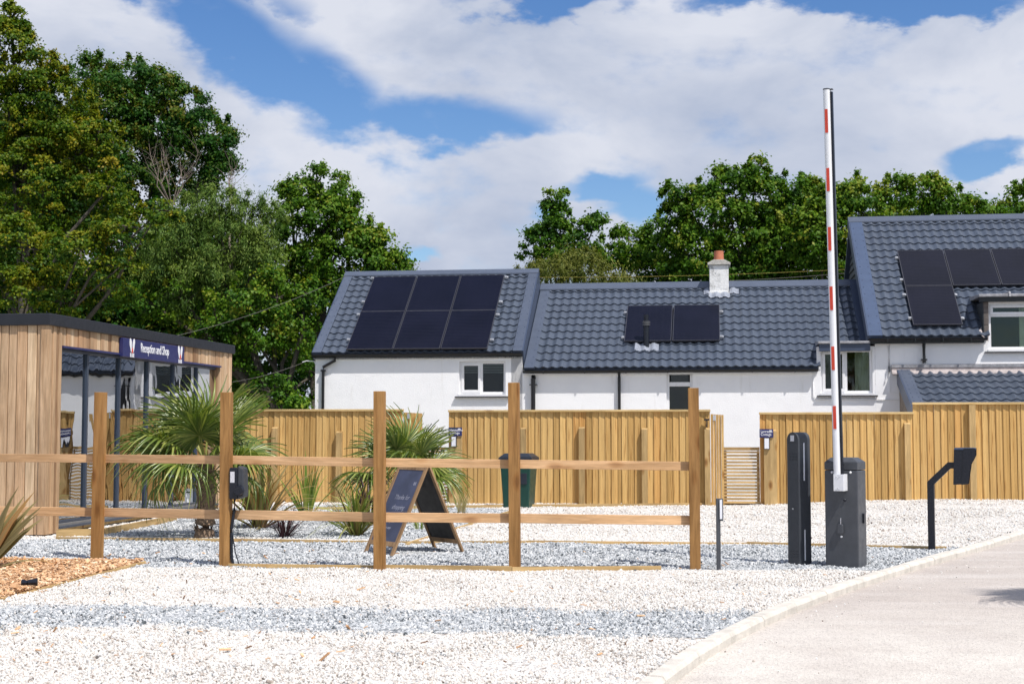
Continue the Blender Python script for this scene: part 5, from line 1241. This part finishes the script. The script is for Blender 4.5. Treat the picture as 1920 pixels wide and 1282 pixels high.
tuft(670, 960, 'dark green low shrub of narrow leaves below the smaller palm', 'flax_plant', 'plant', [L_PALM], 60, .65, .014, .9, .7, 40, GP)
# the flax at the left edge, growing in the bark
gL = G(-28, 1068)
big = tuft(0, 0, 'large bronze flax plant cut by the left edge of the picture, in the bark bed', 'flax_plant', 'plant', [L_PHOR_B], 8, .95, .045, .8, .25, 41, GP, pos=gL)
msb = [blade_mesh(L_PHOR_B, 1.0, .060, .15, t, 90+i) for i, t in enumerate((.1, .3, .6))]
for az, el, s in ((0, 36, .84), (4, 31, .88), (-12, 27, .80), (8, 43, .76), (12, 22, .85), (-6, 38, .78), (2, 15, .9), (-20, 44, .66), (3, 26, .92)): inst('leaf', msb[int(s*100) % 3], T(gL.x, gL.y, gL.z) @ RZ(R(az)) @ RY(R(el)) @ RZ(1.15) @ SC(s, s, s), big)
dl_ = blade_mesh(L_ORANGE, 1.0, .022, .15, .5, 77); 
inst('leaf', dl_, T(*(G(-10, 1060)+Vector((0, 0, .06)))) @ RZ(R(-14)) @ RY(R(86)) @ SC(.85, .85, .85), big); inst('leaf', dl_, T(*(G(12, 1066)+Vector((0, 0, .0)))) @ RZ(R(170)) @ RY(R(10)) @ SC(.30, .3, .3), big)
# black irrigation fitting on the bark
p = G(56, 1108)+Vector((0, 0, .045)); fit = empty('hose_fitting', p, 'small black hose fitting lying on the orange bark', 'fitting')
MB().tube([(p.x-.07, p.y, p.z+.03), (p.x-.02, p.y, p.z+.03)], [.03, .02], 10).build('end', M_BLKM, fit, smooth=True); MB().tube([(p.x-.02, p.y, p.z+.032), (p.x+.06, p.y+.02, p.z+.035)], [.024, .034], 10).build('end', M_BLKM, fit, smooth=True)

# ------------------------------------------------------------------ trees
def leaf_cloud(C, Rc, nper, size, aspect, flat, nrm_out, tone_c, rng, centre, droop=0.0, upright=0.0):
    """quads: C clump centres (k,3), Rc radii (k,3)"""
    k = len(C); n = int(k*nper); idx = rng.integers(0, k, n)
    d = rng.normal(size=(n, 3)); d /= np.linalg.norm(d, axis=1)[:, None]
    rad = np.minimum(np.abs(rng.normal(0, .60, n)), 1.22)
    pos = C[idx] + d*rad[:, None]*Rc[idx]
    pos[:, 2] -= droop*(rad**2)*Rc[idx][:, 0]*.5
    out = pos - centre[idx]; out /= np.linalg.norm(out, axis=1)[:, None]+1e-6
    nr = d*.5 + out*nrm_out + np.array([0, 0, .55])*flat + rng.normal(size=(n, 3))*.75
    nr /= np.linalg.norm(nr, axis=1)[:, None]
    a = rng.normal(size=(n, 3)); a[:, 2] += upright*3
    t = a - (a*nr).sum(1)[:, None]*nr; t /= np.linalg.norm(t, axis=1)[:, None]; b = np.cross(nr, t)
    s = size*rng.uniform(.65, 1.25, n)[:, None]
    t = t*s*.5; b = b*s*.5*aspect
    V = np.stack([pos-t, pos+b+t*.15, pos+t, pos-b+t*.15], 1).reshape(-1, 3)
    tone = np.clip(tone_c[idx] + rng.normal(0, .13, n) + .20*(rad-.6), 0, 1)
    return V, np.repeat(tone, 4)
def quads_object(name, V, tone, m, parent):
    nq = len(V)//4; me = bpy.data.meshes.new(name); me.vertices.add(len(V)); me.vertices.foreach_set('co', V.astype(np.float32).ravel())
    me.loops.add(len(V)); me.loops.foreach_set('vertex_index', np.arange(len(V), dtype=np.int32)); me.polygons.add(nq)
    me.polygons.foreach_set('loop_start', np.arange(0, len(V), 4, dtype=np.int32)); me.update(calc_edges=True); me.materials.append(m); set_tone(me, tone)
    o = bpy.data.objects.new(name, me); COL.objects.link(o); return place(o, I4, parent)
TREETRI = 0
def tree(label, base, lobes, m, size=.10, dens=1.0, clump=.55, aspect=.62, flat=1.0, tone=(.5, .16), name='tree', Y=40, group=None, seed=1, droop=0.0, upright=0.0, sprig=.25, bark=M_BARK, limb=.05, squash=.7, shape_noise=.25, holes=0.0, nper=400):
    global TREETRI
    rng = np.random.default_rng(seed); cs = []; cr = []; ct = []; cc = []; br = []
    bx, by = base; root_p = W(bx, 805, Y); root_p.z = -.1
    root = empty(name, root_p, label, 'tree', group)
    for lb in lobes:
        px, py, rp = lb[:3]; dy = lb[3] if len(lb) > 3 else 0.0; rz = lb[4] if len(lb) > 4 else rp
        c = W(px, py, Y+dy); r = rp*(Y+dy)/F; rzz = rz*(Y+dy)/F; rd = r*.9
        n = max(8, int(dens*6.8*(r*rzz)/(clump**2)))
        d = rng.normal(size=(n, 3)); d /= np.linalg.norm(d, axis=1)[:, None]
        # front weighted: thin out the far side
        kp = (d[:, 1] < .35) | (rng.uniform(0, 1, n) < .35); d = d[kp]; n = len(d)
        rr = np.where(rng.uniform(0, 1, n) < .78, rng.uniform(.82, 1.0, n), rng.uniform(.3, .8, n))
        rr *= 1 + shape_noise*rng.normal(0, .5, n)*.5
        P = np.array(c)[None] + d*rr[:, None]*np.array([r, rd, rzz])[None]
        if holes: P = P[rng.uniform(0, 1, len(P)) > holes]; d = d[:0]; 
        n = len(P); R0 = clump*rng.uniform(.6, 1.25, n)
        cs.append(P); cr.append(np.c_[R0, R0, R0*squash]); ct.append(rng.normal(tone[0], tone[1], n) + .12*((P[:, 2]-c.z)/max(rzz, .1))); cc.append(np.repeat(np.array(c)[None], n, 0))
        ns = int(n*sprig)           # twigs that break the outline
        if ns:
            e = rng.normal(size=(ns, 3)); e[:, 2] = np.abs(e[:, 2])+.2; e[:, 1] *= .6; e /= np.linalg.norm(e, axis=1)[:, None]
            Q = np.array(c)[None] + e*(rng.uniform(1.0, 1.13, ns)[:, None])*np.array([r, rd, rzz])[None]; q0 = clump*rng.uniform(.28, .5, ns)
            cs.append(Q); cr.append(np.c_[q0*.8, q0*.8, q0*1.1]); ct.append(rng.normal(tone[0]+.1, tone[1], ns)); cc.append(np.repeat(np.array(c)[None], ns, 0))
        br.append((c, P, r))
    C = np.concatenate(cs); Rc = np.concatenate(cr); tn = np.concatenate(ct); ctr = np.concatenate(cc)
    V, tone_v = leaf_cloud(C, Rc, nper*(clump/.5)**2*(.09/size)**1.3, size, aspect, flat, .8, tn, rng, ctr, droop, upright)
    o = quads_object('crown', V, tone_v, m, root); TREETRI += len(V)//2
    # trunk and limbs
    mb = MB(); r = random.Random(seed); top = max((c for c, _, _ in br), key=lambda v: v.z)
    fork = Vector((root_p.x, root_p.y, max(1.5, min(c.z for c, _, _ in br)*.55)))
    mb.tube([root_p, root_p.lerp(fork, .5)+Vector((.1, 0, 0)), fork, fork.lerp(top, .5)+Vector((.2, 0, 0)), top], [limb*4, limb*3.4, limb*3, limb*1.6, limb*.3], 9)
    for c, P, rad in br:
        mid = fork.lerp(c, .55)+Vector((r.uniform(-.4, .4), r.uniform(-.4, .4), r.uniform(.1, .7))); mb.tube([fork, mid, c], [limb*1.6, limb*1.0, limb*.6], 7)
        for i in range(min(len(P), int(5+rad*3))):
            q = Vector(P[r.randrange(len(P))]); m2 = c.lerp(q, .5)+Vector((r.uniform(-.2, .2), r.uniform(-.2, .2), r.uniform(-.1, .35)*rad*.5)); mb.tube([c, m2, q], [limb*.5, limb*.33, limb*.14], 5, cap=False)
    mb.build('trunk', bark, root, smooth=True, angle=0)
    return root
LT = 'trees behind the reception building'; RT = 'trees behind the cottages'
# far left golden beech
tree('tall golden green beech at the left edge of the picture', (40, 805), [(8, 110, 62, 0, 70), (60, 150, 62), (100, 210, 78), (30, 250, 95), (140, 300, 78), (60, 350, 100), (185, 255, 44), (175, 390, 60), (-70, 300, 120, 2), (20, 35, 22, 0, 28), (38, 60, 18, 0, 22), (205, 350, 32, -1, 22)],
     L_BEECH, .090, .95, .36, .62, 1.1, (.42, .20), Y=38, group=LT, seed=101, droop=.6, squash=.55, sprig=.5, holes=.02, name='beech_tree')
tree('golden beech boughs low above the reception roof at the far left', (60, 805), [(40, 480, 90, 0, 60), (150, 470, 62, -1, 36), (240, 425, 62, -1, 36), (300, 395, 36, -1, 20), (60, 540, 90, 0, 50), (-20, 430, 70), (225, 500, 46, -1, 30), (190, 545, 60, 0, 32), (120, 560, 70)],
     L_BEECH, .082, .85, .33, .62, 1.2, (.38, .22), Y=33, group=LT, seed=102, droop=.7, squash=.5, sprig=.45, name='beech_tree', limb=.03)
tree('tall dark green tree right of the golden beech', (260, 805), [(170, 150, 52, 0, 46), (235, 160, 62, 0, 48), (290, 180, 60, 0, 44), (345, 215, 58, 0, 46), (390, 255, 50, 0, 44), (200, 240, 85), (290, 260, 70), (230, 340, 90), (400, 300, 42, 0, 36), (330, 330, 60, 2), (150, 420, 90), (420, 285, 30, 0, 40), (380, 330, 40, 2)],
     L_DARK, .10, 1.15, .42, .7, 1.0, (.60, .22), Y=46, group=LT, seed=103, sprig=.4, holes=.04, name='dark_tree', shape_noise=.35)
tree('dark leafy tree filling the gap low behind the reception roof', (250, 805), [(110, 560, 100, 0, 70), (230, 560, 90, 0, 70), (330, 530, 90), (280, 460, 70), (400, 600, 90), (200, 640, 90), (60, 620, 90), (330, 680, 80), (420, 700, 80), (500, 720, 70), (-40, 600, 100), (20, 400, 80, 3), (100, 420, 80, 3), (30, 500, 90, 2), (40, 270, 60, 4), (100, 300, 70, 4), (30, 360, 80, 4), (170, 380, 80, 4), (360, 470, 70, 3), (420, 480, 60, 3), (460, 560, 80, 3), (560, 640, 60, 3), (520, 560, 50, 4)],
     L_DARK, .15, 1.25, .6, .7, .9, (.55, .2), Y=42, group=LT, seed=104, sprig=.15, name='dark_tree')
tree('grey green willow in the middle of the left hand trees', (420, 805), [(400, 400, 62, 0, 48), (350, 415, 48, 0, 42), (460, 405, 48, 0, 42), (330, 470, 62), (420, 480, 70), (500, 430, 40, 0, 50), (480, 500, 62), (380, 540, 70), (300, 530, 50)],
     L_WILLOW, .10, 1.0, .36, .26, .5, (.5, .2), Y=37, group=LT, seed=105, sprig=.5, squash=1.3, upright=.6, name='willow_tree', nper=520, limb=.03)
tree('broad green oak whose crown touches the left cottage ridge', (590, 805), [(605, 350, 44, 0, 38), (560, 372, 40, 0, 32), (640, 385, 36, 0, 34), (590, 420, 72, 0, 60), (655, 440, 44), (700, 462, 40, 0, 34), (735, 492, 32, 0, 26), (640, 500, 80), (560, 480, 60), (540, 540, 70), (620, 570, 60), (758, 503, 22, 0, 14), (700, 510, 50), (545, 360, 16, 0, 26)],
     L_OAK, .105, .95, .34, .68, .9, (.50, .2), Y=40, group=LT, seed=106, sprig=.35, name='oak_tree', shape_noise=.35)
tree('nearer oak with dense bright leaves between the reception and the left cottage', (520, 805), [(450, 570, 62, 0, 52), (520, 560, 60, 0, 50), (400, 640, 50), (480, 640, 62), (560, 620, 52), (520, 680, 50, 1), (440, 600, 50), (570, 560, 36, 0, 40), (340, 560, 60, 1), (270, 560, 56, 1, 46), (590, 700, 30, 2, 50), (470, 745, 40, 2)],
     L_OAK, .092, .78, .32, .68, .9, (.52, .24), Y=36, group=LT, seed=107, sprig=.35, name='oak_tree', holes=.05)
tree('low blue green bush just above the left board fence', (510, 805), [(510, 735, 34, 0, 30), (475, 765, 30, 0, 26), (545, 765, 28, 0, 24)], L_OAK, .10, .7, .30, .66, .8, (.40, .15), Y=32, group=LT, seed=108, sprig=.3, name='shrub', limb=.015)
# right side
tree('small open crowned oak above the gap between the cottage roofs', (1048, 805), [(1045, 372, 22, 0, 20), (1030, 395, 16, 0, 16), (1052, 412, 20, 0, 24), (1060, 440, 36, 0, 26), (1100, 425, 24, 0, 14), (1120, 410, 12, 0, 8), (1020, 445, 32, 0, 18), (1000, 480, 32, 0, 22), (1050, 480, 42, 0, 26), (1090, 475, 34, 0, 26), (1005, 430, 16, 0, 8), (1035, 425, 20, 0, 18)],
     L_OAK, .13, 1.0, .36, .68, .9, (.35, .16), Y=52, group=RT, seed=201, sprig=.4, name='oak_tree', holes=.04, limb=.035)
tree('yellow green sallow bush just above the roofs, below the small oak', (1070, 805), [(1040, 520, 50, 0, 36), (1085, 505, 48, 0, 36), (1130, 530, 40, 0, 28), (1000, 520, 34, 0, 26), (1170, 540, 36, 0, 18)],
     L_SALLOW, .12, 1.0, .36, .28, .5, (.5, .18), Y=46, group=RT, seed=202, sprig=.6, squash=1.4, upright=.6, name='sallow_bush', nper=520, limb=.025)
tree('lower oak left of the big oak behind the middle cottage', (1180, 805), [(1180, 465, 42, 0, 36), (1140, 475, 36, 0, 28), (1215, 455, 32, 0, 28), (1200, 500, 50, 0, 32), (1235, 490, 44)], L_OAK, .13, 1.0, .46, .68, .9, (.45, .18), Y=54, group=RT, seed=203, sprig=.35, name='oak_tree', limb=.035)
tree('big spreading oak behind the chimney', (1390, 805), [(1418, 325, 26, 0, 30), (1390, 345, 36, 0, 30), (1335, 360, 36, 0, 34), (1280, 375, 40, 0, 36), (1270, 420, 38, 0, 44), (1340, 420, 62, 0, 50), (1430, 380, 50), (1480, 360, 40, 0, 34), (1420, 450, 70), (1500, 410, 50), (1290, 480, 60), (1520, 370, 30, 0, 34), (1480, 480, 70), (1480, 530, 60, 2), (1400, 530, 60, 2), (1290, 530, 50, 2), (1380, 500, 60), (1350, 340, 18, 0, 24)],
     L_OAK, .135, 1.0, .40, .68, .9, (.5, .18), Y=52, group=RT, seed=204, sprig=.4, name='oak_tree', shape_noise=.3)
tree('oak directly behind the raised barrier arm', (1590, 805), [(1590, 370, 40, 0, 34), (1605, 345, 14, 0, 20), (1560, 395, 44), (1620, 400, 36), (1560, 460, 60), (1530, 430, 40), (1590, 500, 50), (1540, 520, 60, 2, 30), (1450, 520, 50, 2, 30)], L_OAK, .135, 1.0, .40, .68, .9, (.56, .16), Y=50, group=RT, seed=205, sprig=.4, name='oak_tree')
tree('round topped oak above the ridge of the right cottage', (1730, 805), [(1680, 365, 40, 0, 34), (1730, 362, 42, 0, 34), (1775, 380, 40, 0, 32), (1820, 395, 30, 0, 22), (1650, 395, 34), (1850, 400, 26, 0, 16), (1760, 415, 60, 2, 26), (1680, 415, 50, 2, 26), (1850, 420, 40, 2, 20)], L_OAK, .135, 1.05, .40, .68, .9, (.6, .16), Y=52, group=RT, seed=206, sprig=.4, name='oak_tree')
tree('oak rising at the right edge above the right cottage ridge', (1940, 805), [(1925, 365, 26, 0, 28), (1900, 392, 34, 0, 20), (1970, 370, 50)], L_OAK, .135, 1.05, .40, .68, .9, (.4, .16), Y=56, group=RT, seed=207, sprig=.4, name='oak_tree')
# bare dead branches among the left trees
def dead(px, py, label, top, n, Y, seed, wid, limb=.05):
    r = random.Random(seed); b = W(px, py, Y); root = empty('dead_branches', Vector((b.x, b.y, -.1)), label, 'tree', 'bare dead stems among the left trees'); mb = MB(); mb.tube([(b.x, b.y, -.1), b], [limb*2, limb*1.6], 7)
    for i in range(n):
        e = W(px+r.uniform(-wid, wid), top+r.uniform(0, 55), Y+r.uniform(-1, 1)); p1 = b.lerp(e, .35)+Vector((r.uniform(-.3, .3), 0, .1)); p2 = b.lerp(e, .7)+Vector((r.uniform(-.25, .25), 0, 0))
        mb.tube([b, p1, p2, e], [limb*.9, limb*.6, limb*.4, limb*.12], 6, cap=False)
        for k in range(5):
            s = p1.lerp(e, r.uniform(0, .95)); t = s+Vector((r.uniform(-.6, .6), r.uniform(-.3, .3), r.uniform(.2, .8))); mb.tube([s, s.lerp(t, .5)+Vector((.05, 0, 0)), t], [limb*.28, limb*.2, limb*.07], 5, cap=False)
    mb.build('trunk', M_DEAD, root, smooth=True, angle=0)
dead(322, 390, 'fan of bare pale stems in front of the dark tree', 250, 10, 44.6, 5, 60, .026)
dead(432, 360, 'few bare twigs against the sky right of the dark tree', 300, 4, 42, 8, 16, .025)
